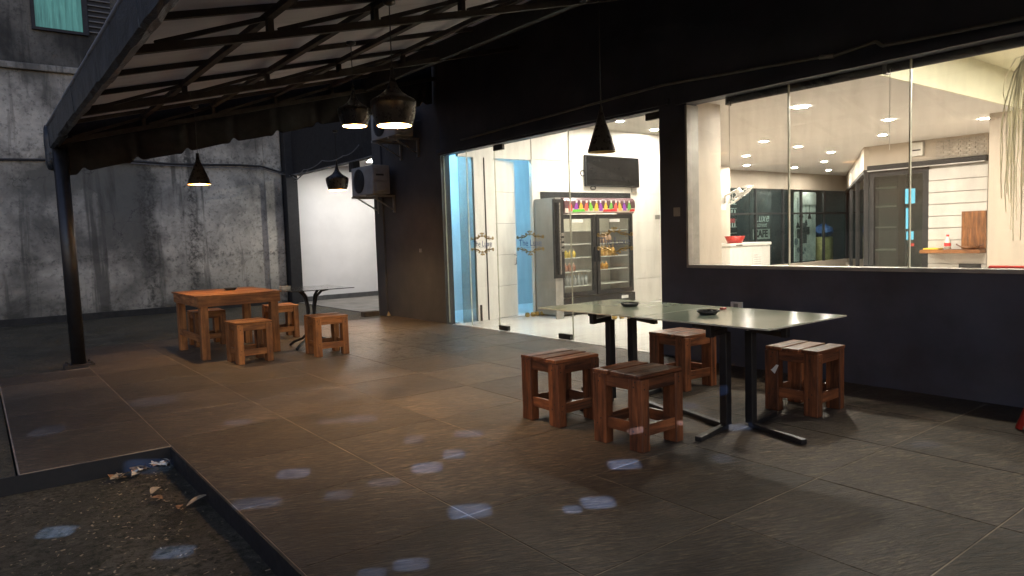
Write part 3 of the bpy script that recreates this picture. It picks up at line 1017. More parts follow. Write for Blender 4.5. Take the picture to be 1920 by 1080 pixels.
# oblique glazed side
def oblique(p, q, z0, z1, th=.08, off=0):
    p, q = Vector((*p, 0)), Vector((*q, 0))
    d = (q - p).normalized()
    nrm = Vector((-d.y, d.x, 0))
    vs = []
    for z in (z0, z1):
        for e, s in ((p, 0), (q, 0), (q, 1), (p, 1)):
            v = e + nrm * (off + s * th)
            vs.append((v.x, v.y, z))
    return vs
def obl_box(m, p, q, z0, z1, th=.08, off=0):
    return m.add(oblique(p, q, z0, z1, th, off), [(0,3,2,1),(4,5,6,7),(0,1,5,4),(1,2,6,5),(2,3,7,6),(3,0,4,7)])
A, B = (18.33, 9.36), (11.97, 5.77)
struct(obl_box(MB(), A, B, 2.23, CZ, .08, -.08).build('side_bulkhead', MAT['taupe']))
struct(MB().box(11.97, 12.05, 4.035, 5.77, 2.29, CZ).build('door_bulkhead', MAT['taupe']))
struct(obl_box(MB(), A, B, .004, .35, .08, -.08).build('side_low_wall', MAT['beige']))
gl = thing('glazed_screen', 'dark framed oblique glass screen at the back of the dining room', 'glass screen', (15, 7.5, 0))
def lerp(t): return (A[0] + (B[0]-A[0])*t, A[1] + (B[1]-A[1])*t)
ts = [0, .3, .66, 1]
for a, b in zip(ts, ts[1:]):
    obl_box(MB(), lerp(a+.004), lerp(b-.004), .36, 2.17, .008, -.04).build('pane', MAT['glassdark'], gl)
for t in ts:
    m_ = obl_box(MB(), lerp(max(0, t-.007)), lerp(min(1, t+.007)), .352, 2.17, .07, -.075)
    m_.build('post', MAT['blackmat'], gl)
obl_box(MB(), A, B, 2.17, 2.228, .09, -.085).build('head_rail', MAT['blackmat'], gl)
# glass door facing the window, with a black frame
gd = thing('dining_glass_door', 'black framed tinted glass door beside the white slat wall', 'door', (11.97, 5.3, 0))
for y0, y1 in ((4.845, 4.93), (5.69, 5.76)):
    MB().box(11.97, 12.03, y0, y1, .01, 2.20).build('post', MAT['blackmat'], gd)
MB().box(11.97, 12.03, 4.93, 5.69, 2.10, 2.20).build('head_rail', MAT['blackmat'], gd)
MB().box(11.995, 12.003, 4.931, 5.689, .01, 2.099).build('pane', MAT['glassdark'], gd)
MB().box(11.90, 11.969, 4.035, 5.77, 2.205, 2.285).build('black_rail', MAT['blackmat'], None, label='black rail running above the glass door and slat wall', category='rail')
MB().box(11.88, 11.90, 4.05, 5.76, 2.19, 2.205).build('light_rail', MAT['alu'], None, label='thin silver track under the black rail', category='rail')
# what lies behind the tinted glass: dark room with shelves and glowing bars added as sign reflections
bk = MB()
bk.box(14.6, 14.66, 2.0, 7.2, 0, CZ)
bk.box(12.6, 14.6, 4.03, 4.09, 0, CZ)
bk.box(13.0, 19.5, 10.5, 10.56, 0, CZ)
bk.box(18.6, 18.66, 5.5, 10.5, 0, CZ)
bk.box(12.0, 19, 3.5, 10.6, -.12, 0.002)
struct(bk.build('dark_room_wall', simple('dark_teal_wall', (.035, .045, .048), .5, world_space=True)))
sh = thing('display_shelf', 'dim display shelf seen through the dark glass door', 'shelf', (13.5, 5.9, 0))
for z in (.45, .85, 1.25, 1.62, 1.95):
    MB().box(12.85, 13.1, 5.72, 6.13, z, z+.025).build('board', MAT['alu'], sh)
for y in (5.70, 6.15):
    MB().box(12.85, 13.1, y-.015, y+.015, .0, 2.2).build('upright', MAT['blackmat'], sh)
for i, (y, z0, z1, wd) in enumerate(((5.87, 1.68, 1.95, .09), (5.90, 1.22, 1.6, .03), (5.86, 1.02, 1.17, .06))):
    tag(MB().box(13.7, 13.72, y-wd, y+wd, z0, z1).build('glow_bar', CYANGLOW),
        ('wide cyan street-sign reflection added as a glowing bar behind the dark glass door', 'thin upright cyan reflection added as a glowing bar behind the dark glass door', 'small low cyan reflection added as a glowing bar behind the dark glass door')[i], 'glow')
tag(MB().box(13.69, 13.70, 5.78, 5.88, .90, .95).build('glow_bar', emit('red_bar_glow', (1, .08, .05), 2)), 'small red added glow behind the dark glass door', 'glow')
# white slat wall with shelf
sw = thing('slat_wall', 'white horizontal slat wall in the dining room with a wooden ledge', 'slat wall', (11.97, 4.44, 0))
z = .30
MB().box(11.99, 12.02, 4.036, 4.843, .02, 2.2).build('backing', MAT['alu'], sw)
while z < 2.15:
    MB().box(11.965, 11.989, 4.036, 4.843, z+.008, min(2.195, z+.183)).build('slat', MAT['slatwhite'], sw, bev=.003)
    z += .185
MB().box(11.70, 11.964, 4.036, 4.86, .845, .90).build('ledge', MAT['pine1'], sw, bev=.004)
MB().box(11.93, 11.964, 4.036, 4.36, .905, 1.47).build('board', MAT['pine2'], None, label='plain wooden board leaning on the ledge against the slat wall', category='board')
o = thing('sauce_bottle', 'clear bottle with red label on the ledge by the slat wall', 'bottle', (11.8, 4.5, .9))
MB().lathe([(0, 0), (.045, 0), (.045, .12), (.018, .17), (.018, .2), (0, .2)], (11.8, 4.5, .902), 14).build('body', printmat((.62, .6, .56)), o, True)
MB().lathe([(.0465, .05), (.0465, .10)], (11.8, 4.5, .902), 14).build('label_band', printmat((.65, .04, .04)), o, True)
MB().lathe([(.02, .195), (.02, .225), (0, .225)], (11.8, 4.5, .902), 14).build('cap', printmat((.65, .04, .04)), o, True)
tag(MB().box(11.72, 11.92, 4.60, 4.82, .902, .925).build('tray', printmat((.72, .52, .04)), bev=.008), 'flat yellow tray at the left end of the wooden ledge', 'tray')
o = thing('basket', 'shallow woven basket on the wooden ledge before the leaning board', 'basket', (11.8, 4.2, .9))
MB().lathe([(0, .0), (.08, .0), (.13, .05), (.12, .05), (.075, .012), (0, .012)], (11.8, 4.2, .902), 18).build('bowl', MAT['pine0'], o, True)
for s_ in (-1, 1):
    MB().tube([(11.8, 4.2 + s_*.12, .945), (11.8, 4.2 + s_*.17, .97), (11.8, 4.2 + s_*.18, .985)], .01, 6).build('handle', MAT['wood1'], o)
MB().box(11.955, 11.964, 4.1, 4.4, .58, .68).build('vent_grille', MAT['acdark'], None, label='dark grille low on the slat wall under the ledge', category='grille')
# emergency light box, whitewashed brick strip
o = thing('emergency_light', 'small white box mounted on the taupe wall above the glass door', 'light box', (11.95, 5.0, 2.4))
MB().box(11.90, 11.968, 4.91, 5.09, 2.37, 2.58).build('case', MAT['plastic_white'], o, bev=.006)
MB().box(11.895, 11.899, 4.94, 5.06, 2.45, 2.47).build('indicator_slot', MAT['acdark'], o)
bs_ = thing('brick_panel', 'whitewashed brick strip on the wall above the slat wall', 'brick panel', (11.96, 4.4, 2.3))
MB().box(11.962, 11.968, 4.04, 4.74, 2.295, 2.58).build('mortar', MAT['taupe'], bs_)
bmesh_ = MB().box(-.006, .006, -.055, .055, -.014, .014).mesh('brick')
bmesh_.materials.append(simple('whitewashed_brick', (.40, .36, .31), .8, var=.35, scale=14, bmp=.3))
for j in range(8):
    for i in range(6):
        b_ = bpy.data.objects.new('brick', bmesh_)
        col.objects.link(b_)
        b_.parent = bs_
        y = 4.105 + i * .116 + (.03 if j % 2 else 0)
        b_.location = Vector((11.956, min(y, 4.684), 2.315 + j * .034)) - Vector(bs_.location)

# far glazing with murals behind it
fg = thing('far_glazing', 'dark tinted glazing along the far wall of the dining room', 'glazing', (15.7, 9.4, .45))
gx = [13.18, 14.2, 15.3, 16.1, 17.15, 18.25]
for a, b in zip(gx, gx[1:]):
    MB().box(a+.02, b-.02, 9.395, 9.403, .47, 2.20).build('pane', MAT['glassteal'], fg)
for x in gx:
    MB().box(x-.02, x+.02, 9.37, 9.43, .452, 2.218).build('mullion', MAT['blackmat'], fg)
MB().box(13.2, 18.2, 9.365, 9.435, 1.63, 1.67).build('transom', MAT['blackmat'], fg)
chalk = simple('chalk_white_print', (.60, .58, .54), .8, var=.2, scale=9)
ink = simple('black_ink_print', (.02, .02, .02), .7)
m1 = thing('sketch_mural', 'black panel with white line sketches of shopfronts behind the far glazing', 'mural', (13.6, 9.8, .45))
MB().box(13.22, 14.05, 9.78, 9.80, .45, 2.2).build('panel', ink, m1)
lm = MB()
for zz in (1.0, 1.12, 1.22, 1.36, 1.52, 1.64, 1.78, 1.88, 2.0):
    lm.box(13.24, 14.03, 9.774, 9.779, zz, zz+.012)
for row in ((1.02, 1.12), (1.36, 1.52), (1.64, 1.78), (1.88, 2.0)):
    for i in range(8):
        x = 13.27 + i * .095 + random.uniform(-.01, .01)
        lm.box(x, x+.045, 9.774, 9.779, row[0]+.015, row[1]-.02)
lm.build('sketch_lines', chalk, m1)
MB().box(13.3, 13.95, 9.77, 9.7735, 1.46, 1.56).build('red_awning', printmat((.55, .08, .09)), m1)
m2 = thing('lettering_mural', 'dark mural with chalk lettering behind the far glazing', 'mural', (15.2, 9.8, .45))
MB().box(14.55, 15.45, 9.78, 9.80, .45, 2.2).build('panel', simple('chalkboard', (.05, .05, .05), .8), m2)
for txt, sz, zc, sh_ in (('Luxe', .30, 1.56, .35), ('street', .17, 1.40, .35)):
    me = text_mesh(txt, sz, .001, shear=sh_)
    me.transform(Matrix.Rotation(math.pi/2, 4, 'X'))
    o = link('lettering', me, chalk, m2)
    o.location = Vector((15.02, 9.775, zc)) - Vector(m2.location)
MB().box(14.66, 15.36, 9.772, 9.778, 1.06, 1.30).build('sign_plate', simple('pale_sign_plate', (.42, .41, .38), .8), m2)
me = text_mesh('CAFE', .24, .001, offset=.008)
me.transform(Matrix.Rotation(math.pi/2, 4, 'X'))
o = link('lettering', me, ink, m2)
o.location = Vector((14.98, 9.770, 1.18)) - Vector(m2.location)
sp = MB()
for i in range(16):
    for j in range(7):
        x = 14.6 + i * .052 + random.uniform(-.01, .01)
        zz = .5 + j * .07
        sp.box(x, x + random.uniform(.02, .04), 9.772, 9.779, zz, zz + random.uniform(.02, .045))
sp.build('speckle_print', simple('grey_print', (.24, .22, .2), .8), m2)
m3 = thing('lamp_mural', 'white panel painted with black hanging lamps behind the far glazing', 'mural', (17.0, 9.8, .45))
MB().box(16.45, 17.45, 9.78, 9.80, .45, 2.2).build('panel', simple('white_mural_board', (.62, .61, .57), .7), m3)
lp = MB()
for x, zt, s_ in ((16.75, 1.62, .12), (17.15, 1.58, .09), (16.6, 1.36, .08), (16.98, 1.42, .07)):
    lp.box(x-.006, x+.006, 9.774, 9.779, zt, 2.05)
    lp.add([(x-.02, 9.774, zt+.08), (x+.02, 9.774, zt+.08), (x+s_, 9.774, zt-.06), (x-s_, 9.774, zt-.06),
            (x-.02, 9.779, zt+.08), (x+.02, 9.779, zt+.08), (x+s_, 9.779, zt-.06), (x-s_, 9.779, zt-.06)],
           [(0,1,2,3),(7,6,5,4),(0,4,5,1),(1,5,6,2),(2,6,7,3),(3,7,4,0)])
lp.build('painted_lamps', ink, m3)
dk = MB()
for x, zz, r in ((16.52, .95, .09), (16.62, .74, .07), (16.78, .78, .045), (16.93, .74, .05), (16.86, .66, .04)):
    dk.disc((x, 9.776, zz), r, 18, ax='y')
dk.build('painted_discs', simple('grey_disc_print', (.2, .22, .24), .7), m3)
bl = MB()
for x, zz, a, b in ((16.62, 1.15, .06, .12), (16.92, 1.16, .09, .26), (17.08, 1.22, .06, .1)):
    bl.box(x-a, x+a, 9.772, 9.779, zz-b, zz+b)
bl.build('painted_bottles', simple('charcoal_print', (.08, .08, .08), .7), m3)
MB().box(16.62, 17.45, 9.765, 9.772, 1.88, 2.18).build('grid_board', printmat((.6, .58, .55)), m3)
o = thing('water_cooler', 'tall brass coloured drum with a blue bag on top behind the far glazing', 'drum', (17.5, 9.6, .0))
MB().lathe([(0, 0), (.2, 0), (.22, .03), (.22, 1.0), (.2, 1.04), (0, 1.04)], (17.72, 9.70, .004), 20).build('drum', simple('brass_drum', (.42, .34, .14), .35, .5), o, True)
bg = MB().lathe([(0, 0), (.15, .02), (.24, .12), (.2, .24), (.08, .32), (0, .34)], (17.72, 9.70, 1.045), 14)
bg.v = [(x + random.uniform(-.03, .03), y, z + random.uniform(-.02, .02)) for x, y, z in bg.v]
bg.build('blue_bag', printmat((.03, .08, .24)), o)
# freezer, bowl, fan on the left wall
o = thing('chest_freezer', 'white chest freezer at the left end of the dining room', 'freezer', (13.3, 8.7, 0))
MB().box(11.7, 13.05, 8.30, 8.90, .03, .97).build('cabinet', MAT['plastic_white'], o, bev=.01)
MB().box(11.68, 13.07, 8.28, 8.92, .975, 1.035).build('lid', MAT['plastic_white'], o, bev=.01)
MB().box(11.85, 12.05, 8.268, 8.279, .99, 1.01).build('lid_handle', MAT['acdark'], o)
MB().box(12.42, 12.75, 8.292, 8.298, .55, .82).build('notice', MAT['paper'], o)
tl = MB()
for i in range(5):
    tl.box(12.46, 12.46 + (.25 if i else .14), 8.289, 8.2915, .78 - i*.045, .787 - i*.045)
tl.build('notice_lines', simple('grey_ink', (.3, .3, .3), .8), o)
tag(MB().lathe([(0, 0), (.14, 0), (.2, .14), (.19, .14), (.13, .015), (0, .015)], (12.2, 8.55, 1.037), 20).build('red_bowl', MAT['red'], smooth=True), 'red bowl standing on the white chest freezer', 'bowl')
fa = thing('wall_fan', 'white wall fan above the chest freezer', 'fan', (12.6, 9.1, 1.9))
fm = MB()
fc = Vector((12.42, 8.55, 2.0))
nrm = Vector((.25, -.55, -.8)).normalized()
e1 = nrm.cross(Vector((0, 1, 0))).normalized()
e2 = nrm.cross(e1)
for r in (.08, .16, .24, .30):
    fm.tube([fc + (e1*math.cos(t) + e2*math.sin(t)) * r - nrm * .03 * (1 - (r/.3)**2) for t in [2*math.pi*i/24 for i in range(25)]], .006, 5)
for i in range(16):
    t = 2*math.pi*i/16
    d_ = e1*math.cos(t) + e2*math.sin(t)
    fm.tube([fc + d_*.06 + nrm*.03, fc + d_*.22 + nrm*.03, fc + d_*.30, fc + d_*.2 - nrm*.09], .005, 4)
fm.build('cage', MAT['plastic_white'], fa)
MB().tube([fc - nrm*.14, fc - nrm*.02], .07, 14).build('motor', MAT['plastic_white'], fa, True)
for i in range(3):
    t = 2*math.pi*i/3 + .4
    d_ = e1*math.cos(t) + e2*math.sin(t)
    s2 = nrm.cross(d_)
    q = [fc + d_*.04 - s2*.03, fc + d_*.26 - s2*.08 + nrm*.015, fc + d_*.26 + s2*.09 - nrm*.015, fc + d_*.04 + s2*.03]
    MB().add([v + nrm*.004 for v in q] + [v - nrm*.004 for v in q], [(0,1,2,3),(7,6,5,4),(0,4,5,1),(1,5,6,2),(2,6,7,3),(3,7,4,0)]).build('blade', MAT['plastic_white'], fa)
MB().tube([fc - nrm*.13, (12.38, 8.9, 2.0), (12.4, 8.93, 1.86)], .025, 8).build('arm', MAT['plastic_white'], fa, True)
MB().box(12.2, 12.45, 8.93, 8.99, 1.72, 1.95).build('wall_mount', MAT['plastic_white'], fa)
# downlights
for x, y in ((7.23,4.23),(9.54,6.16),(11.06,7.5),(12.7,8.6),(10.7,6.3),(12.1,6.5),(13.7,7.5),(15.9,8.6),(14.3,8.5),(9.17,4.18),(10.63,4.93),(10.3,3.52)):
    downlight(x, y, CZ-.001, 'small round downlight in the flat ceiling of the dining room', 'dining ceiling downlights', DOWN, .075 if x < 8 else .05)
for x, y in ((6.75, 1.6), (8.4, 1.5), (10.2, 1.2)):  # lamps added out of view to brighten the fibre bundle and window spill
    downlight(x, y, 2.999, 'added unseen downlight in the raised ceiling', 'added raised ceiling lights', DOWN, .07)
for x in (13.9, 15.2, 16.9):  # hidden lamps added behind the bulkhead to brighten the murals
    downlight(x, 9.6, CZ-.001, 'added hidden light brightening the murals behind the far glazing', 'added lights above the murals', MURALFILL, .05)
# red chair backs inside at the right end
o = thing('red_chair', 'red chair back just above the sill at the right end of the window', 'chair', (7.2, 2.15, 0))
MB().box(7.0, 7.04, 1.9, 2.35, .55, .925).build('backrest', MAT['red'], o, bev=.015)
MB().box(7.04, 7.45, 1.9, 2.35, .43, .47).build('seat', MAT['red'], o, bev=.01)
for xx in (7.06, 7.42):
    for yy in (1.93, 2.32):
        MB().box(xx-.02, xx+.02, yy-.02, yy+.02, .004, .429).build('leg', MAT['red'], o)
# dried fibre bundle hanging behind the window
ts_ = MB()
for i in range(48):
    a = random.uniform(0, 6.28)
    r1 = random.uniform(.03, .16)
    ln = random.uniform(.35, 1.35)
    top = Vector((6.15, 1.84, 2.50))
    pts = []
    for kk in range(7):
        t = kk / 6
        sp_ = math.sin(min(1, t*2.2) * 1.57)
        pts.append(top + Vector((math.cos(a)*r1*sp_*.6 + random.uniform(-.006,.006), math.sin(a)*r1*sp_ + random.uniform(-.008,.008), (.05*math.sin(t*9) if t < .2 else 0) - ln*t)))
    ts_.tube(pts, .0035, 4, False)
fo = thing('fibre_bundle', 'pale dried fibre bundle hanging behind the right end of the shop window', 'hanging ornament', (6.15, 1.84, 1.2))
ts_.build('strands', MAT['fibre'], fo)
MB().tube([(6.15, 1.84, 3.0), (6.15, 1.84, 2.48)], .006, 6).build('string', MAT['fibre'], fo)

# ================================================================== ALLEY AND NEIGHBOUR
al = MB()
al.box(5.87, 6.40, 15.60, 15.76, -.06, 3.08)
al.box(6.40, 12.5, 15.66, 15.76, -.06, 3.08)
al.box(12.4, 12.5, 11.45, 15.66, -.06, 3.08)
al.box(FX+.3, 12.4, 11.38, 11.45, -.06, 3.08)
struct(al.build('alley_wall', MAT['whitealley']))
struct(MB().box(FX+.2, 12.5, 11.38, 15.76, 3.08, 3.16).build('alley_ceiling', MAT['whitealley']))
sk = MB()
sk.box(5.87, 6.40, 15.585, 15.599, -.05, .09)
sk.box(6.40, 12.4, 15.645, 15.659, -.05, .09)
struct(sk.build('alley_skirting', simple('grey_skirting_paint', (.09, .09, .09), .6, world_space=True)))
struct(MB().box(FX-.02, 12.4, 11.46, 15.58, -.06, -.012).build('alley_floor', simple('worn_grey_concrete', (.17, .155, .135), .6, var=.4, scale=1.6, bmp=.25, world_space=True)))
o = thing('ceiling_lamp', 'round white ceiling lamp in the bright alley', 'ceiling lamp', (7.08, 14.18, 3.08))
MB().lathe([(.11, 0), (.13, -.01), (.13, -.04), (.105, -.045)], (7.08, 14.18, 3.079), 24).build('rim', MAT['plastic_white'], o, True)
MB().disc((7.08, 14.18, 3.035), .104, 24).build('diffuser', ALLEYGLOW, o)
# security box under the lintel
o = thing('lintel_box', 'small black box fixed under the alley lintel beside the outdoor unit', 'box', (5.85, 13.1, 2.7))
MB().box(5.78, 5.92, 12.35, 12.55, 2.62, 2.819).build('case', MAT['black'], o, bev=.008)
MB().box(5.77, 5.779, 12.40, 12.50, 2.67, 2.75).build('front_plate', MAT['darksteel'], o)

nb = thing('neighbour_building', 'tall stained concrete building wall closing the far side of the yard', 'building', (3, 15.7, 0))
w = MB()
w.box(-14, 5.6, 15.66, 15.96, -.2, 4.63)
w.build('lower_wall', MAT['stain'], nb)
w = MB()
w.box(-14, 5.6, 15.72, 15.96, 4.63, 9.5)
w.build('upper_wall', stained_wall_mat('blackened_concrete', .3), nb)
w = MB()
w.box(-14, 5.6, 15.58, 15.70, 4.60, 4.72)
w.build('ledge', MAT['stain'], nb, bev=.02)
w = MB()
w.box(5.20, 5.56, 15.58, 15.659, -.2, 4.59)
w.build('pilaster', MAT['stain'], nb, bev=.01)
w = MB()
w.box(5.60, 5.86, 15.40, 15.75, -.2, 4.4)
w.build('black_column', MAT['blackmat'], nb, bev=.01)
w = MB()
w.box(-14, 5.19, 15.63, 15.659, -.1, .10)
w.build('plinth', simple('black_plinth_paint', (.016, .016, .015), .8, var=.4, world_space=True), nb)
wf = MB()
wf.box(1.16, 1.22, 15.66, 15.72, 5.36, 6.8)
wf.box(1.97, 2.06, 15.66, 15.72, 5.36, 6.8)
wf.box(1.22, 1.97, 15.66, 15.72, 5.36, 5.41)
wd = wf.build('window', MAT['blackmat'], nb)
def greenpane():
    m, nt, bs = new_mat('green_lit_window')
    f = noise(nt, coords(nt, True, (14, 1, .7)), 2, 6, .7, .3)
    c = ramp(nt, f, [(.3, (.02, .11, .09)), (.6, (.07, .26, .21)), (.8, (.14, .36, .28))])
    nt.links.new(c, bs.inputs['Base Color'])
    nt.links.new(c, bs.inputs['Emission Color'])
    bs.inputs['Emission Strength'].default_value = .3
    bs.inputs['Roughness'].default_value = .3
    return m
MB().box(1.22, 1.97, 15.70, 15.708, 5.41, 6.8).build('pane', greenpane(), wd)
lv = MB().box(2.07, 2.45, 15.705, 15.719, 5.4, 6.8).build('louvre', MAT['blackmat'], nb)
sl = MB().box(-.19, .19, -.02, .02, -.006, .006).mesh('slat')
sl.materials.append(MAT['alu'])
for i in range(11):
    s_ = bpy.data.objects.new('slat', sl)
    col.objects.link(s_)
    s_.parent = lv
    s_.location = Vector((2.26, 15.68, 5.44 + i*.1)) - origin(nb)
    s_.rotation_euler.x = R(35)
# wall cables
def cable(lab, pts, r=.012, m='rubber', name='cable', sag=0.0, cat='cable'):
    q = []
    for a, b in zip(pts, pts[1:]):
        for i in range(8):
            t = i/8
            q.append(Vector(a).lerp(Vector(b), t) - Vector((0, 0, sag*4*t*(1-t))))
    q.append(Vector(pts[-1]))
    return tag(MB().tube(q, r, 6).build(name, MAT[m], smooth=True), lab, cat)
cable('black cable running along the stained concrete wall below the canopy edge',
      [(-9, 15.61, 2.93), (.52, 15.61, 2.97), (2.47, 15.61, 3.03), (3.4, 15.61, 2.99), (4.69, 15.61, 3.02), (5.15, 15.56, 3.0), (5.62, 15.43, 2.84)], .022)
cable('thin pale wire under the black cable on the stained wall', [(1.3, 15.60, 2.98), (2.6, 15.60, 2.985), (3.8, 15.60, 2.955), (4.6, 15.60, 2.965), (5.15, 15.55, 2.95), (5.7, 15.4, 2.80)], .009, 'cablegrey', 'wire', .008)
cable('loose thin wire looping over the bright alley opening', [(5.72, 15.3, 2.82), (5.70, 14.6, 2.86), (5.70, 13.6, 2.95), (5.70, 12.6, 2.93), (5.70, 11.9, 3.05)], .009, 'cablegrey', 'wire', .05)
cable('straight grey wire along the bottom of the alley lintel', [(5.74, 15.4, 2.83), (5.74, 13.5, 2.80), (5.74, 11.5, 2.81)], .011, 'cablegrey', 'wire', .01)
cable('tangled wire end at the left end of the alley lintel', [(5.70, 15.25, 2.78), (5.68, 14.9, 2.70), (5.68, 14.6, 2.78), (5.69, 14.3, 2.84), (5.68, 14.75, 2.74), (5.68, 15.1, 2.66)], .008, 'cablegrey', 'wire', .02)
cable('curved wire hanging between the two outdoor units on the wall', [(5.70, 10.9, 2.75), (5.66, 10.5, 3.05), (5.66, 10.2, 3.12), (5.70, 9.7, 3.16)], .008, 'cablegrey', 'wire', -.03)
cable('grey conduit running along the dark wall above the shop window',
      [(5.72, 8.6, 2.72), (5.72, 4.85, 2.80), (5.72, 3.19, 2.715), (5.72, 3.05, 2.70), (5.72, 2.71, 2.735), (5.72, 2.66, 2.69), (5.72, 2.4, 2.68), (5.72, 1.0, 2.64)], .014, 'cablegrey', 'conduit')
tag(MB().tube([(5.72, 3.17, 2.713), (5.72, 3.05, 2.70)], .02, 8).build('conduit_joint', MAT['alu'], smooth=True), 'pale sleeve joint on the conduit above the window', 'conduit joint')

# ================================================================== CANOPY
def rz(x): return 2.655 + .25 * (x - .765)
cp = thing('canopy', 'lean-to terrace canopy with pale roof sheets on black steel trusses', 'canopy', (.89, 9.33, 0))
Y0, Y1 = -3.0, 9.34
XR = 4.62
# roof sheets: strips laid along the slope, pale, then dark opaque part next to the wall
sheet_y = [Y0 + i * (Y1 - Y0) / 14 for i in range(15)]
for a, b in zip(sheet_y, sheet_y[1:]):
    s_ = MB()
    x0, x1 = .74, XR
    vs_ = []
    N = 10
    for z_off in (0.0, .008):
        for i in range(N+1):
            x = x0 + (x1-x0)*i/N
            sag = -.012 * abs(math.sin(math.pi * (x - .92) / .79))
            vs_ += [(x, a-.01, rz(x)+.03+z_off+sag), (x, b+.01, rz(x)+.034+z_off+sag)]
    M_ = 2*(N+1)
    fs_ = []
    for i in range(N):
        fs_.append((2*i, 2*i+1, 2*i+3, 2*i+2))
        fs_.append((M_+2*i, M_+2*i+2, M_+2*i+3, M_+2*i+1))
    for i in range(N):
        fs_.append((2*i, 2*i+2, M_+2*i+2, M_+2*i))
        fs_.append((2*i+1, M_+2*i+1, M_+2*i+3, 2*i+3))
    s_.add(vs_, fs_)
    s_.build('roof_sheet', MAT['sheet'], cp)
d = MB()
for z_off in (0, .02):
    pass
d.add([(XR, Y0, rz(XR)+.02), (5.755, Y0, rz(5.755)+.02), (5.755, Y1, rz(5.755)+.02), (XR, Y1, rz(XR)+.02),
       (XR, Y0, rz(XR)+.06), (5.755, Y0, rz(5.755)+.06), (5.755, Y1, rz(5.755)+.06), (XR, Y1, rz(XR)+.06)],
      [(0,3,2,1),(4,5,6,7),(0,1,5,4),(1,2,6,5),(2,3,7,6),(3,0,4,7)])
d.build('dark_roof_board', MAT['blackmat'], cp)
MB().bar((XR-.04, Y0, rz(XR)-.09), (XR-.04, Y1, rz(XR)-.09), .06, .22).build('wall_side_beam', MAT['blackmat'], cp)
# battens along the slope
y = 9.12
while y > -2.6:
    MB().bar((.80, y, rz(.80)-.0), (XR, y, rz(XR)-.0), .042, .042).build('batten', MAT['rust'], cp)
    y -= .862
# purlins
for x in (.93, 1.71, 2.50, 3.28, 4.07):
    MB().bar((x, Y0, rz(x)-.045), (x, Y1, rz(x)-.045), .05, .045).build('purlin', MAT['rust'], cp)
# trusses
for ty in (9.26, 7.25, 4.85, 2.45, .05, -2.3):
    off = .165
    MB().bar((.80, ty, rz(.80)-off-.01), (5.74, ty, rz(5.74)-off-.01), .05, .05).build('bottom_chord', MAT['rust'], cp)
    px = [.93, 1.71, 2.50, 3.28, 4.07]
    for i, x in enumerate(px):
        if i: MB().bar((x, ty, rz(x)-off+.014), (x, ty, rz(x)-.068), .04, .055, (0, 1, 0)).build('post', MAT['rust'], cp)
        if i:
            MB().bar((px[i-1]+.06, ty, rz(px[i-1]+.06)-off+.02), (x-.03, ty, rz(x-.03)-.06), .03, .03).build('web', MAT['rust'], cp)
# eave cover: wrinkled blue tarpaulin round the eave beam
MB().bar((.805, Y0, 2.555), (.805, 9.40, 2.555), .06, .14).build('eave_beam', MAT['rust'], cp)
yy = Y0
while yy < 9.4:
    y2 = min(9.5, yy + 1.42)
    jx, jz = random.uniform(-.006, .006), random.uniform(-.008, .008)
    ev = MB()
    sec = [(.755, 2.665), (.765, 2.450), (.800, 2.438), (.848, 2.452), (.852, 2.66), (.80, 2.678)]
    n_ = 10
    for i in range(n_ + 1):
        t = i / n_
        ev.v += [(x + jx + random.uniform(-.004, .004), yy + (y2 + .03 - yy) * t, z + jz + random.uniform(-.005, .005)) for x, z in sec]
    for i in range(n_):
        for k2 in range(6):
            ev.f.append((i*6+k2, i*6+(k2+1) % 6, (i+1)*6+(k2+1) % 6, (i+1)*6+k2))
    ev.f += [tuple(range(6)), tuple(n_*6+q for q in range(6))]
    ev.build('eave_cover', MAT['tarp'], cp)
    yy = y2
# bunched tarpaulin end hanging over the post head
be = MB().lathe([(0, .30), (.06, .26), (.08, .12), (.07, 0), (.085, -.12), (.05, -.2), (0, -.22)], (.80, 9.42, 2.42), 14)
be.v = [(x + random.uniform(-.02,.02), y + random.uniform(-.02,.02), z + random.uniform(-.02,.02)) for x, y, z in be.v]
be.build('cover_end', MAT['tarp'], cp, True)
# gable valance with notched lower edge
va = MB()
NX = 220
top_, bot_ = [], []
for i in range(NX+1):
    x = .80 + (5.74 - .80) * i / NX
    ph = ((x - .80) / .56) % 1.0
    notch = .05 * math.exp(-((ph - .5) / .07)**2) - .012 * math.exp(-((ph - .36) / .06)**2) + .006 * math.sin(x * 5.3)
    yb = 9.36 + .018 * math.sin(x * 9) + .008 * math.sin(x * 23)
    zb = 2.145 + .253 * (x - .88) + notch
    va.v += [(x, 9.36, rz(x) + .05), (x, yb, zb), (x, 9.368, rz(x) + .05), (x, yb + .008, zb)]
for i in range(NX):
    a = 4*i
    va.f += [(a, a+1, a+5, a+4), (a+2, a+6, a+7, a+3), (a+1, a+3, a+7, a+5), (a, a+4, a+6, a+2)]
va.build('valance', MAT['valance'], cp, True)
# post with base plate
MB().tube([(.862, 9.33, 2.44), (.885, 9.33, 0.02)], .075, 18).build('post', MAT['black'], cp, True)
MB().prism([(.74, 9.19), (1.03, 9.19), (1.03, 9.47), (.74, 9.47)], -.03, .022).build('base_plate', MAT['rust'], cp, bev=.004)
bt = MB()
for dx in (-.11, .11):
    for dy in (-.1, .1):
        bt.tube([(.885+dx, 9.33+dy, .02), (.885+dx, 9.33+dy, .045)], .014, 6)
bt.build('anchor_bolts', MAT['rust'], cp)

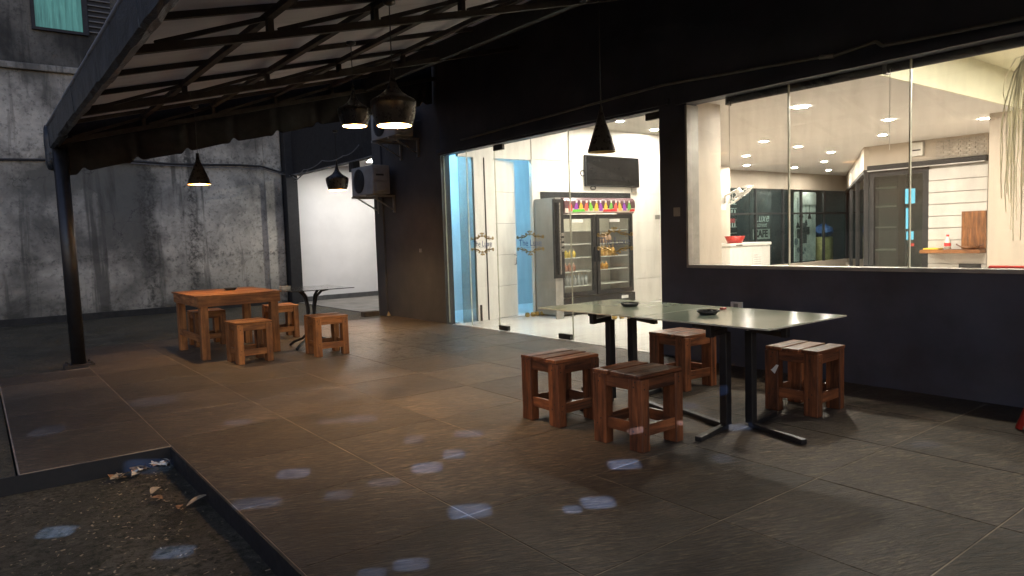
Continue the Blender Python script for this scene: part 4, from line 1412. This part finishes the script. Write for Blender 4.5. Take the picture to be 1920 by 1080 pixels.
# ================================================================== PENDANT LAMPS
BELL = [(.012,.42),(.014,.37),(.022,.32),(.04,.275),(.07,.238),(.11,.208),(.15,.188),(.166,.172),(.167,.15),(.16,.105),(.147,.05),(.128,0)]
def inner(prof, t=.004):
    return [(max(.004, r - t), z - (.003 if i else 0)) for i, (r, z) in enumerate(prof)]
def rad_at(P, h):
    for (ra, za), (rb, zb_) in zip(P, P[1:]):
        if zb_ <= h <= za:
            return rb + (ra - rb) * (h - zb_) / (za - zb_)
    return P[-1][0]
def pendant(prof, s, x, y, zb, ztop, lab, lit, lr, name='pendant_lamp', rec=.15):
    o = thing(name, lab, 'lamp', (x, y, zb))
    P = [(r*s, z*s) for r, z in prof]
    MB().lathe(P, (x, y, zb), 40).build('shade', MAT['shade'], o, True)
    I = [(max(.003, r-.005), z) for r, z in P]
    lin = MB().lathe(I, (x, y, zb), 40).build('lining', MAT['shade_in'], o, True)
    MB().lathe([(P[-1][0], 0), (P[-1][0]-.005, 0)], (x, y, zb-.0005), 40).build('rim', MAT['shade_in'], o)
    top = P[0][1]
    MB().tube([(x, y, zb+top-.01), (x, y, ztop)], .004, 6).build('cord', MAT['rubber'], o)
    MB().lathe([(.045, 0), (.045, -.02), (.012, -.035), (0, -.035)], (x, y, ztop), 16).build('ceiling_rose', MAT['black'], o, True)
    if lit:
        MB().disc((x, y, zb+rec), min(lr*s, rad_at(P, rec)-.008), 32).build('bulb', lit, o)
    else:
        MB().lathe([(0, -.03), (.02, -.02), (.028, 0), (.02, .03), (.012, .05)], (x, y, zb + .07), 12).build('bulb', MAT['plastic_white'], o, True)
    return o
pendant(BELL, 1.0, 2.50, 4.62, 2.135, rz(2.5)-.07, 'large glowing black bell lamp hanging nearest the camera', LAMP_WARM, .122)
pendant(BELL, .92, 2.99, 6.31, 2.405, rz(2.99)-.02, 'smaller glowing black bell lamp just behind the nearest one', LAMP_WARM, .122)
pendant(BELL, 1.0, 4.37, 9.9, 2.075, 2.95, 'distant black bell lamp hanging before the bright alley', LAMP_YEL, .122)
CONE = [(.018, .36), (.02, .29), (.03, .26), (.055, .20), (.09, .12), (.118, .05), (.128, .0)]
pendant(CONE, 1.0, 2.17, 8.80, 2.03, rz(2.17)-.07, 'black cone lamp glowing yellow over the wooden table', LAMP_YEL, .118)
CONE2 = [(.014, .40), (.016, .36), (.022, .34), (.05, .24), (.09, .12), (.118, .03), (.124, 0)]
pendant(CONE2, 1.0, 4.45, 4.47, 2.02, rz(4.45)-.1, 'unlit black cone lamp hanging in front of the entrance', None, .1)

# ================================================================== OUTDOOR UNITS
def ac_unit(x0, x1, y0, y1, z0, z1, lab):
    o = thing('air_conditioner', lab, 'air conditioner', ((x0+x1)/2, (y0+y1)/2, z0))
    MB().box(x0, x1, y0, y1, z0, z1).build('casing', MAT['acwhite'], o, bev=.015)
    c = (x0-.002, y1 - (y1-y0)*.38, (z0+z1)/2)
    g_ = MB()
    for r in (.05, .09, .13, .17, .2):
        g_.tube([(x0-.012, c[1] + r*math.cos(t), c[2] + r*math.sin(t)) for t in [2*math.pi*i/24 for i in range(25)]], .004, 5)
    g_.build('fan_grille', MAT['acdark'], o)
    MB().disc((x0-.003, c[1], c[2]), .2, 28, ax='x').build('fan_opening', MAT['acdark'], o)
    MB().box(x0-.004, x0-.001, y0+.05, y0+.25, z1-.12, z1-.06).build('rating_label', MAT['alu'], o)
    MB().box(x0+.02, x1-.06, y0-.012, y0-.001, z0+.22, z1-.06).build('service_panel', MAT['acwhite'], o, bev=.004)
    MB().box(x0+.05, x1-.09, y0-.03, y0-.013, z0+.05, z0+.19).build('valve_cover', MAT['acwhite'], o, bev=.004)
    MB().box(x0+.06, x0+.2, y0-.0155, y0-.0125, z0+.30, z0+.33).build('handle_slot', MAT['acdark'], o)
    for yy in (y0+.12, y1-.12):
        b = MB()
        b.bar((x0-.06, yy, z0-.025), (FX-.001, yy, z0-.025), .035, .035)
        b.bar((FX-.02, yy, z0-.03), (FX-.02, yy, z0-.30), .035, .035)
        b.bar((x0+.05, yy, z0-.04), (FX-.02, yy, z0-.26), .02, .02)
        b.build('bracket', MAT['alu'], o)
    return o
ac_unit(5.30, 5.62, 10.62, 11.42, 2.08, 2.56, 'weathered outdoor air conditioner on a bracket beside the bright alley')
ac_unit(5.28, 5.60, 9.75, 10.55, 2.92, 3.40, 'dim outdoor air conditioner mounted high behind the glowing lamps')

# ================================================================== FURNITURE
def stool_proto(wk):
    o = thing('wooden_stool', 'x', 'stool', (0, 0, 0), 'pallet wood stools')
    W, D, Hh = .39, .40, .46
    L, th = .085, .085
    for i in range(3):
        y0 = -D/2 + i * (D/3) + .007
        y1 = -D/2 + (i+1) * (D/3) - .007
        m_ = MB().box(-W/2-.004+random.uniform(-.003,.003), W/2+.004+random.uniform(-.003,.003), y0, y1, Hh-.022, Hh+random.uniform(-.002,.002))
        link('seat_plank', m_.mesh('seat_plank'), MAT[wk+'0'], o, .004)
    for sx_ in (-1, 1):
        for sy_ in (-1, 1):
            x0, x1 = sorted((sx_*W/2, sx_*(W/2-.07)))
            y0, y1 = sorted((sy_*(D/2-.002), sy_*(D/2-.105)))
            link('leg', MB().box(x0, x1, y0, y1, 0, Hh-.0225).mesh('leg'), MAT[wk+'2'], o, .005)
    aw = W/2 - .07
    for sy_ in (-1, 1):
        y0, y1 = sorted((sy_*(D/2-.01), sy_*(D/2-.032)))
        link('apron', MB().box(-aw, aw, y0, y1, Hh-.095, Hh-.0225).mesh('apron'), MAT[wk+'0'], o, .003)
        link('stretcher', MB().box(-aw, aw, y0, y1, .09, .16).mesh('stretcher'), MAT[wk+'0'], o, .003)
    ad_ = D/2 - .105
    for sx_ in (-1, 1):
        x0, x1 = sorted((sx_*(W/2-.012), sx_*(W/2-.036)))
        link('apron', MB().box(x0, x1, -ad_, ad_, Hh-.095, Hh-.0225).mesh('apron'), MAT[wk+'1'], o, .003)
        link('stretcher', MB().box(x0, x1, -ad_, ad_, .10, .17).mesh('stretcher'), MAT[wk+'1'], o, .003)
    nl = MB()
    for sx_ in (-1, 1):
        for sy_ in (-1, 1):
            for zz in (.11, .145, Hh-.05, Hh-.08):
                nl.disc((sx_*(W/2-.03 + random.uniform(-.01,.01)), sy_*(D/2-.001), zz), .0055, 6, ax='y')
                nl.disc((sx_*(W/2+.001), sy_*(D/2-.05 + random.uniform(-.02,.02)), zz+.01), .0055, 6, ax='x')
    link('nail_heads', nl.mesh('nail_heads'), MAT['darksteel'], o)
    return o
def wear(o):
    for ch in o.children:
        if ch.name.startswith('seat_plank'):
            ch.location = (random.uniform(-.006, .006), random.uniform(-.0015, .0015), random.uniform(-.0015, .0015))
            ch.rotation_euler = (random.uniform(-.012, .012), random.uniform(-.006, .006), random.uniform(-.008, .008))
        elif ch.name.startswith('leg'):
            ch.rotation_euler.z = random.uniform(-.006, .006)
near = stool_proto('wood')
far = stool_proto('pine')
near_spots = [(3.27, 3.75, 0, 'stained wooden stool standing leftmost at the glass tables'),
              (3.255, 3.0, 1.5, 'wooden stool nearest the camera at the front of the glass tables'),
              (4.73, 3.84, -2, 'wooden stool behind the glass tables, seen between the steel posts'),
              (4.70, 2.72, 2.5, 'wooden stool with a white paper scrap at the right end of the glass tables')]
for i, (x, y, a, lab) in enumerate(near_spots):
    o = near if i == 0 else copy_tree(near)
    o.location = (x, y, .001)
    o.rotation_euler.z = R(a)
    o['label'] = lab
    wear(o)
st4 = o
far_spots = [(2.42, 8.08, 2, 'orange wooden stool in front of the wooden table'),
             (3.25, 7.88, -3, 'orange wooden stool standing right of the wooden table'),
             (2.43, 9.92, 1, 'orange wooden stool tucked behind the wooden table'),
             (3.38, 9.80, -2, 'orange wooden stool behind the small dark table')]
for i, (x, y, a, lab) in enumerate(far_spots):
    o = far if i == 0 else copy_tree(far)
    o.location = (x, y, .001)
    o.rotation_euler.z = R(a)
    o['label'] = lab
    wear(o)
# paper scrap on the right stool's leg
sc_ = MB().add([(4.502, 2.88, .34), (4.500, 2.80, .335), (4.497, 2.83, .27), (4.499, 2.87, .30), (4.505, 2.88, .34), (4.503, 2.80, .335), (4.5, 2.83, .27), (4.502, 2.87, .30)],
               [(0,1,2,3),(7,6,5,4),(0,4,5,1),(1,5,6,2),(2,6,7,3),(3,7,4,0)])
sc_.build('paper_scrap', MAT['paper'], None, label='torn white paper scrap stuck on the right stool', category='paper')

# glass tables
def glass_table(x0, x1, y0, y1, cx, cy_, lab):
    o = thing('glass_table', lab, 'table', (cx, cy_, 0), 'glass topped tables')
    H_ = .745
    MB().box(x0, x1, y0, y1, H_-.010, H_).build('glass_top', MAT['tableglass'], o, bev=.003)
    MB().box(x0+.002, x1-.002, y0-.0012, y0-.0002, H_-.009, H_-.001).build('edge_strip', MAT['edge'], o)
    MB().box(x0-.0012, x0-.0002, y0+.002, y1-.002, H_-.009, H_-.001).build('edge_strip', MAT['edge'], o)
    p1 = (cx-.075, cy_+.045)
    p2 = (cx+.075, cy_-.045)
    for (px_, py_), feet in ((p1, ((-.5, -.02), (0.05, .5))), (p2, ((-.05, -.5), (.5, .02)))):
        MB().bar((px_, py_, .03), (px_, py_, .645), .055, .055, (0, 1, 0)).build('post', MAT['black'], o, bev=.004)
        for fx_, fy_ in feet:
            e_ = (cx+fx_*.9, cy_+fy_*.98)
            MB().bar((px_, py_, .02), (*e_, .018), .045, .032).build('foot', MAT['black'], o, bev=.005)
            e2 = (cx+fx_*.62, cy_+fy_*.72)
            MB().bar((px_, py_, .655), (*e2, .655), .035, .035).build('arm', MAT['black'], o, bev=.004)
            MB().box(e2[0]-.02, e2[0]+.02, e2[1]-.02, e2[1]+.02, .638, .726).build('arm_end', MAT['black'], o, bev=.003)
            MB().tube([(e2[0], e2[1], .7265), (e2[0], e2[1], .7345)], .038, 14).build('pad', MAT['rubber'], o)
    return o
glass_table(3.495, 4.355, 2.235, 3.212, 3.94, 2.745, 'right glass topped table with black steel legs, nearer the camera')
glass_table(3.495, 4.355, 3.222, 4.25, 3.95, 3.80, 'left glass topped table with black steel legs, nearer the entrance')
def ashtray(x, y, z, lab, r=.075):
    o = thing('ashtray', lab, 'ashtray', (x, y, z))
    MB().lathe([(0, 0), (r*.7, 0), (r, .022), (r*.93, .024), (r*.66, .008), (0, .008)], (x, y, z+.001), 22).build('dish', MAT['black'], o, True)
    MB().lathe([(r*.93, .024), (r, .022), (r*1.02, .025), (r*.93, .027)], (x, y, z+.001), 22).build('rim', MAT['darksteel'], o, True)
ashtray(3.98, 3.73, .745, 'round black ashtray on the left glass table')
ashtray(3.89, 2.94, .745, 'round black ashtray on the right glass table')
o_ = tag(MB().box(4.18, 4.22, 3.03, 3.06, .746, .758).build('cigarette_lighter', printmat((.5, .06, .04)), bev=.003), 'small red lighter lying on the right glass table', 'lighter')

# wooden table
wt = thing('wooden_table', 'orange pine table with plank apron under the yellow cone lamp', 'table', (2.47, 9.1, 0))
X0, X1, Ya, Yb, HT = 1.99, 2.95, 8.49, 9.72, .745
for i in range(7):
    a = Ya + i*(Yb-Ya)/7 + .002
    b = Ya + (i+1)*(Yb-Ya)/7 - .002
    MB().box(X0-.01, X1+.01, a, b, HT-.02, HT + random.uniform(-.001, .001)).build('top_plank', MAT['pine0'], wt, bev=.003)
for lx in (X0+.03, X1-.12):
    for ly in (Ya+.03, Yb-.12):
        MB().box(lx, lx+.09, ly, ly+.09, .0, HT-.0205).build('leg', MAT['pine2'], wt, bev=.004)
MB().box(X0+.01, X1-.01, Ya+.005, Ya+.0295, HT-.13, HT-.0205).build('apron', MAT['pine0'], wt, bev=.003)
MB().box(X0+.01, X1-.01, Yb-.0295, Yb-.005, HT-.13, HT-.0205).build('apron', MAT['pine0'], wt, bev=.003)
MB().box(X0+.005, X0+.0295, Ya+.03, Yb-.03, HT-.13, HT-.0205).build('apron', MAT['pine1'], wt, bev=.003)
MB().box(X1-.0295, X1-.005, Ya+.03, Yb-.03, HT-.13, HT-.0205).build('apron', MAT['pine1'], wt, bev=.003)
MB().box(X0+.035, X0+.055, Ya+.12, Yb-.12, .20, .28).build('stretcher', MAT['pine1'], wt, bev=.003)
MB().box(X1-.055, X1-.035, Ya+.12, Yb-.12, .20, .28).build('stretcher', MAT['pine1'], wt, bev=.003)
ashtray(2.56, 9.20, .746, 'round black ashtray on the wooden table', .08)

# small dark pedestal table
pt = thing('pedestal_table', 'small dark pedestal table with curved black legs beside the wooden table', 'table', (3.36, 8.60, 0))
MB().box(2.975, 3.76, 8.16, 9.0, .732, .742).build('table_top', simple('smoked_glass', (.03, .032, .03), .12, var=.1, bmp=0), pt, bev=.003)
for a in range(4):
    t = a*math.pi/2 + .6
    cx, cy_ = 3.36, 8.60
    dx, dy = math.cos(t), math.sin(t)
    pts = [(cx+dx*.26, cy_+dy*.26, .728), (cx+dx*.17, cy_+dy*.17, .71), (cx+dx*.09, cy_+dy*.09, .64), (cx+dx*.055, cy_+dy*.055, .5), (cx+dx*.05, cy_+dy*.05, .28),
           (cx+dx*.07, cy_+dy*.07, .17), (cx+dx*.15, cy_+dy*.15, .10), (cx+dx*.27, cy_+dy*.27, .06), (cx+dx*.34, cy_+dy*.34, .012)]
    MB().tube(pts, .017, 8).build('leg', MAT['black'], pt, True)
MB().lathe([(.085, .3), (.085, .33), (.065, .33), (.065, .3)], (3.36, 8.60, 0), 18).build('collar', MAT['black'], pt, True)
MB().tube([(3.12, 8.82, .7425), (3.12, 8.82, .772)], .07, 16).build('ashtray', MAT['alu'], None, label='pale ashtray on the small dark table', category='ashtray')

# red plastic chair at the right edge of the picture
rc = thing('red_plastic_chair', 'red plastic chair leg at the right edge by the dark wall', 'chair', (5.45, 1.25, 0))
for lx, ly, tx, ty in ((5.14, 1.54, 5.24, 1.42), (5.55, 1.54, 5.5, 1.42), (5.14, .98, 5.24, 1.06), (5.55, .98, 5.5, 1.06)):
    MB().tube([(lx, ly, .001), (tx, ty, .43)], [.02, .024], 10).build('leg', MAT['red'], rc, True)
MB().box(5.2, 5.56, 1.04, 1.45, .43, .455).build('seat', MAT['red'], rc, bev=.012)
MB().box(5.52, 5.56, 1.06, 1.43, .5, .85).build('backrest', MAT['red'], rc, bev=.015)

# ================================================================== SMALL THINGS ON THE GROUND
tag(MB().box(5.30, 5.58, 11.15, 11.30, .001, .09).build('loose_brick', MAT['brick'], bev=.01), 'dark loose brick on the ground at the alley corner', 'brick')
tag(MB().add([(5.66,11.0,.0),(5.74,11.02,.0),(5.72,11.1,.0),(5.67,11.06,.0),(5.70,11.04,.08),(5.72,11.06,.07)], [(0,1,4),(1,5,4),(1,2,5),(2,3,5),(3,4,5),(3,0,4),(0,3,2,1)]).build('rubble_lump', MAT['leaf2']), 'small tan lump of rubble at the foot of the corner pier', 'rubble')
# floor cracks
def crack(p, q, lab):
    m_ = MB()
    n = 26
    L_, R_ = [], []
    p, q = Vector(p), Vector(q)
    d_ = (q-p).normalized()
    s_ = Vector((-d_.y, d_.x, 0))
    off = 0
    for i in range(n+1):
        off += random.uniform(-.012, .012)
        off *= .9
        wd_ = .004 + .010*math.sin(math.pi*i/n)*random.uniform(.4, 1)
        c_ = p.lerp(q, i/n) + s_*off
        L_.append(c_+s_*wd_)
        R_.append(c_-s_*wd_)
    m_.v = [(v.x, v.y, .0022) for v in L_] + [(v.x, v.y, .0022) for v in R_]
    m_.f = [(i, i+1, n+1+i+1, n+1+i) for i in range(n)]
    return m_.build('crack', MAT['acdark'], terrace)
crack((4.50, 7.62, 0), (5.40, 7.80, 0), '')
crack((4.35, 3.5, 0), (4.75, 3.3, 0), '')

def leaf_mesh(l, wd, curl):
    m_ = MB()
    n = 6
    for i in range(n+1):
        t = i/n
        w_ = wd*math.sin(math.pi*min(.98, max(.03, t)))**.7
        z = curl*math.sin(t*2.6)*l
        m_.v += [(l*(t-.5), -w_, z + .25*w_), (l*(t-.5), 0, z), (l*(t-.5), w_, z + .3*w_)]
    for i in range(n):
        a = 3*i
        m_.f += [(a, a+1, a+4, a+3), (a+1, a+2, a+5, a+4)]
    me = m_.mesh('dry_leaf', True)
    return me
lm_ = [leaf_mesh(.10, .026, .08), leaf_mesh(.08, .027, .15), leaf_mesh(.075, .018, .05), leaf_mesh(.12, .02, .1)]
for i, me in enumerate(lm_): me.materials.append(MAT['leaf'] if i % 2 == 0 else MAT['leaf2'])
def leaf(x, y, z, k_, rot, s=1.0, lab='', grp=None, tilt=0):
    o = bpy.data.objects.new('dry_leaf', lm_[k_])
    col.objects.link(o)
    o.location = (x, y, z)
    o.rotation_euler = (tilt, random.uniform(-.2, .2), rot)
    o.scale = (s, s, s)
    tag(o, lab, 'leaf', grp)
for i in range(26):
    t = i/25
    leaf(.94 - .34*t + random.uniform(-.03, .03), 4.93 - .03*t + random.uniform(-.06, .05), -.095 + random.uniform(0, .05)*(1-t)**2, i % 4, random.uniform(0, 6.28), random.uniform(.6, .9),
         'dry brown leaf in the heap at the inner corner of the terrace', 'leaf heap at the terrace corner', random.uniform(-.5, .5))
leaf(.75, 4.44, -.095, 1, .8, 1., 'pale curled leaf lying alone on the mossy ground')
leaf(.73, 4.30, -.095, 0, 2.1, .9, 'brown leaf lying just below the pale curled leaf')
leaf(.90, 4.10, -.095, 3, .3, 1.1, 'long dry leaf close to the black kerb face')
leaf(.80, 4.08, -.098, 2, 1.2, 1., 'thin twig-like leaf beside the long dry leaf')
deb = MB()
for i in range(900):
    x, y = random.uniform(-1.2, .93), random.uniform(2.2, 4.9)
    z = gz(-99, y) + random.uniform(-.002, .006)
    a = random.uniform(0, 6.28)
    l_, w_ = random.uniform(.003, .014), random.uniform(.002, .006)
    c_, s_ = math.cos(a), math.sin(a)
    q = [(-l_, -w_), (l_, -w_*.6), (l_*.8, w_), (-l_*.9, w_*.7)]
    deb.add([(x + c_*u_ - s_*v_, y + s_*u_ + c_*v_, z + .008 + random.uniform(0, .004)) for u_, v_ in q], [(0, 1, 2, 3)])
dbo = deb.build('leaf_litter', MAT['leaf2'])
dbo['kind'] = 'stuff'
dbo['label'] = 'fine leaf litter scattered over the mossy ground'
dbo['category'] = 'litter'

# ================================================================== STREET LAMP (leaf-like patches of pale blue light shaped in its nodes)
sp_d = bpy.data.lights.new('street_lamp_light', 'SPOT')
sp_d.energy = 27000
sp_d.color = (.27, .46, 1.0)
sp_d.spot_size = R(60)
sp_d.spot_blend = .2
sp_d.shadow_soft_size = .0
spo = bpy.data.objects.new('street_lamp_light', sp_d)
col.objects.link(spo)
Lp = Vector(STREET_LAMP)
tgt = Vector((2.2, 3.4, 0))
dirv = (tgt - Lp).normalized()
rotq = dirv.to_track_quat('-Z', 'Y')
spo.location = Lp
spo.rotation_euler = rotq.to_euler()
inv = rotq.to_matrix().inverted()
sp_d.use_nodes = True
nt = sp_d.node_tree
em = nt.nodes['Emission']
tc = nt.nodes.new('ShaderNodeTexCoord')
sep = nt.nodes.new('ShaderNodeSeparateXYZ')
nt.links.new(tc.outputs['Normal'], sep.inputs[0])
def vmath(op, a, b=None, c=None):
    n = nt.nodes.new('ShaderNodeVectorMath')
    n.operation = op
    for i, v in enumerate((a, b, c)):
        if v is None: continue
        if isinstance(v, tuple): n.inputs[i].default_value = v
        else: nt.links.new(v, n.inputs[i])
    return n
def mth(op, a, b=None):
    n = nt.nodes.new('ShaderNodeMath')
    n.operation = op
    for i, v in enumerate((a, b)):
        if v is None: continue
        if isinstance(v, (int, float)): n.inputs[i].default_value = v
        else: nt.links.new(v, n.inputs[i])
    return n.outputs[0]
az = mth('ABSOLUTE', sep.outputs[2])
cmb = nt.nodes.new('ShaderNodeCombineXYZ')
nt.links.new(mth('DIVIDE', sep.outputs[0], az), cmb.inputs[0])
nt.links.new(mth('DIVIDE', sep.outputs[1], az), cmb.inputs[1])
tot = None
for (px_, py_, r_, w_) in PATCHES:
    d = inv @ (Vector((px_, py_, 0)) - Lp)
    cx_, cy2 = d.x / abs(d.z), d.y / abs(d.z)
    k_ = random.uniform(.8, 1.25)
    sx_, sy_ = abs(d.z) / (r_ * .8 * k_), abs(d.z) / (r_ * .8 / k_ * .36)
    q = vmath('MULTIPLY_ADD', cmb.outputs[0], (sx_, sy_, 0), (-cx_ * sx_, -cy2 * sy_, 0)).outputs[0]
    q = vmath('MULTIPLY', q, q).outputs[0]
    rr_ = vmath('DOT_PRODUCT', q, q).outputs['Value']
    mr = nt.nodes.new('ShaderNodeMapRange')
    mr.interpolation_type = 'SMOOTHSTEP'
    mr.inputs[1].default_value = .05
    mr.inputs[2].default_value = 2.4
    mr.inputs[3].default_value = w_
    mr.inputs[4].default_value = 0
    nt.links.new(rr_, mr.inputs[0])
    tot = mr.outputs[0] if tot is None else mth('ADD', tot, mr.outputs[0])
nt.links.new(tot, em.inputs['Strength'])
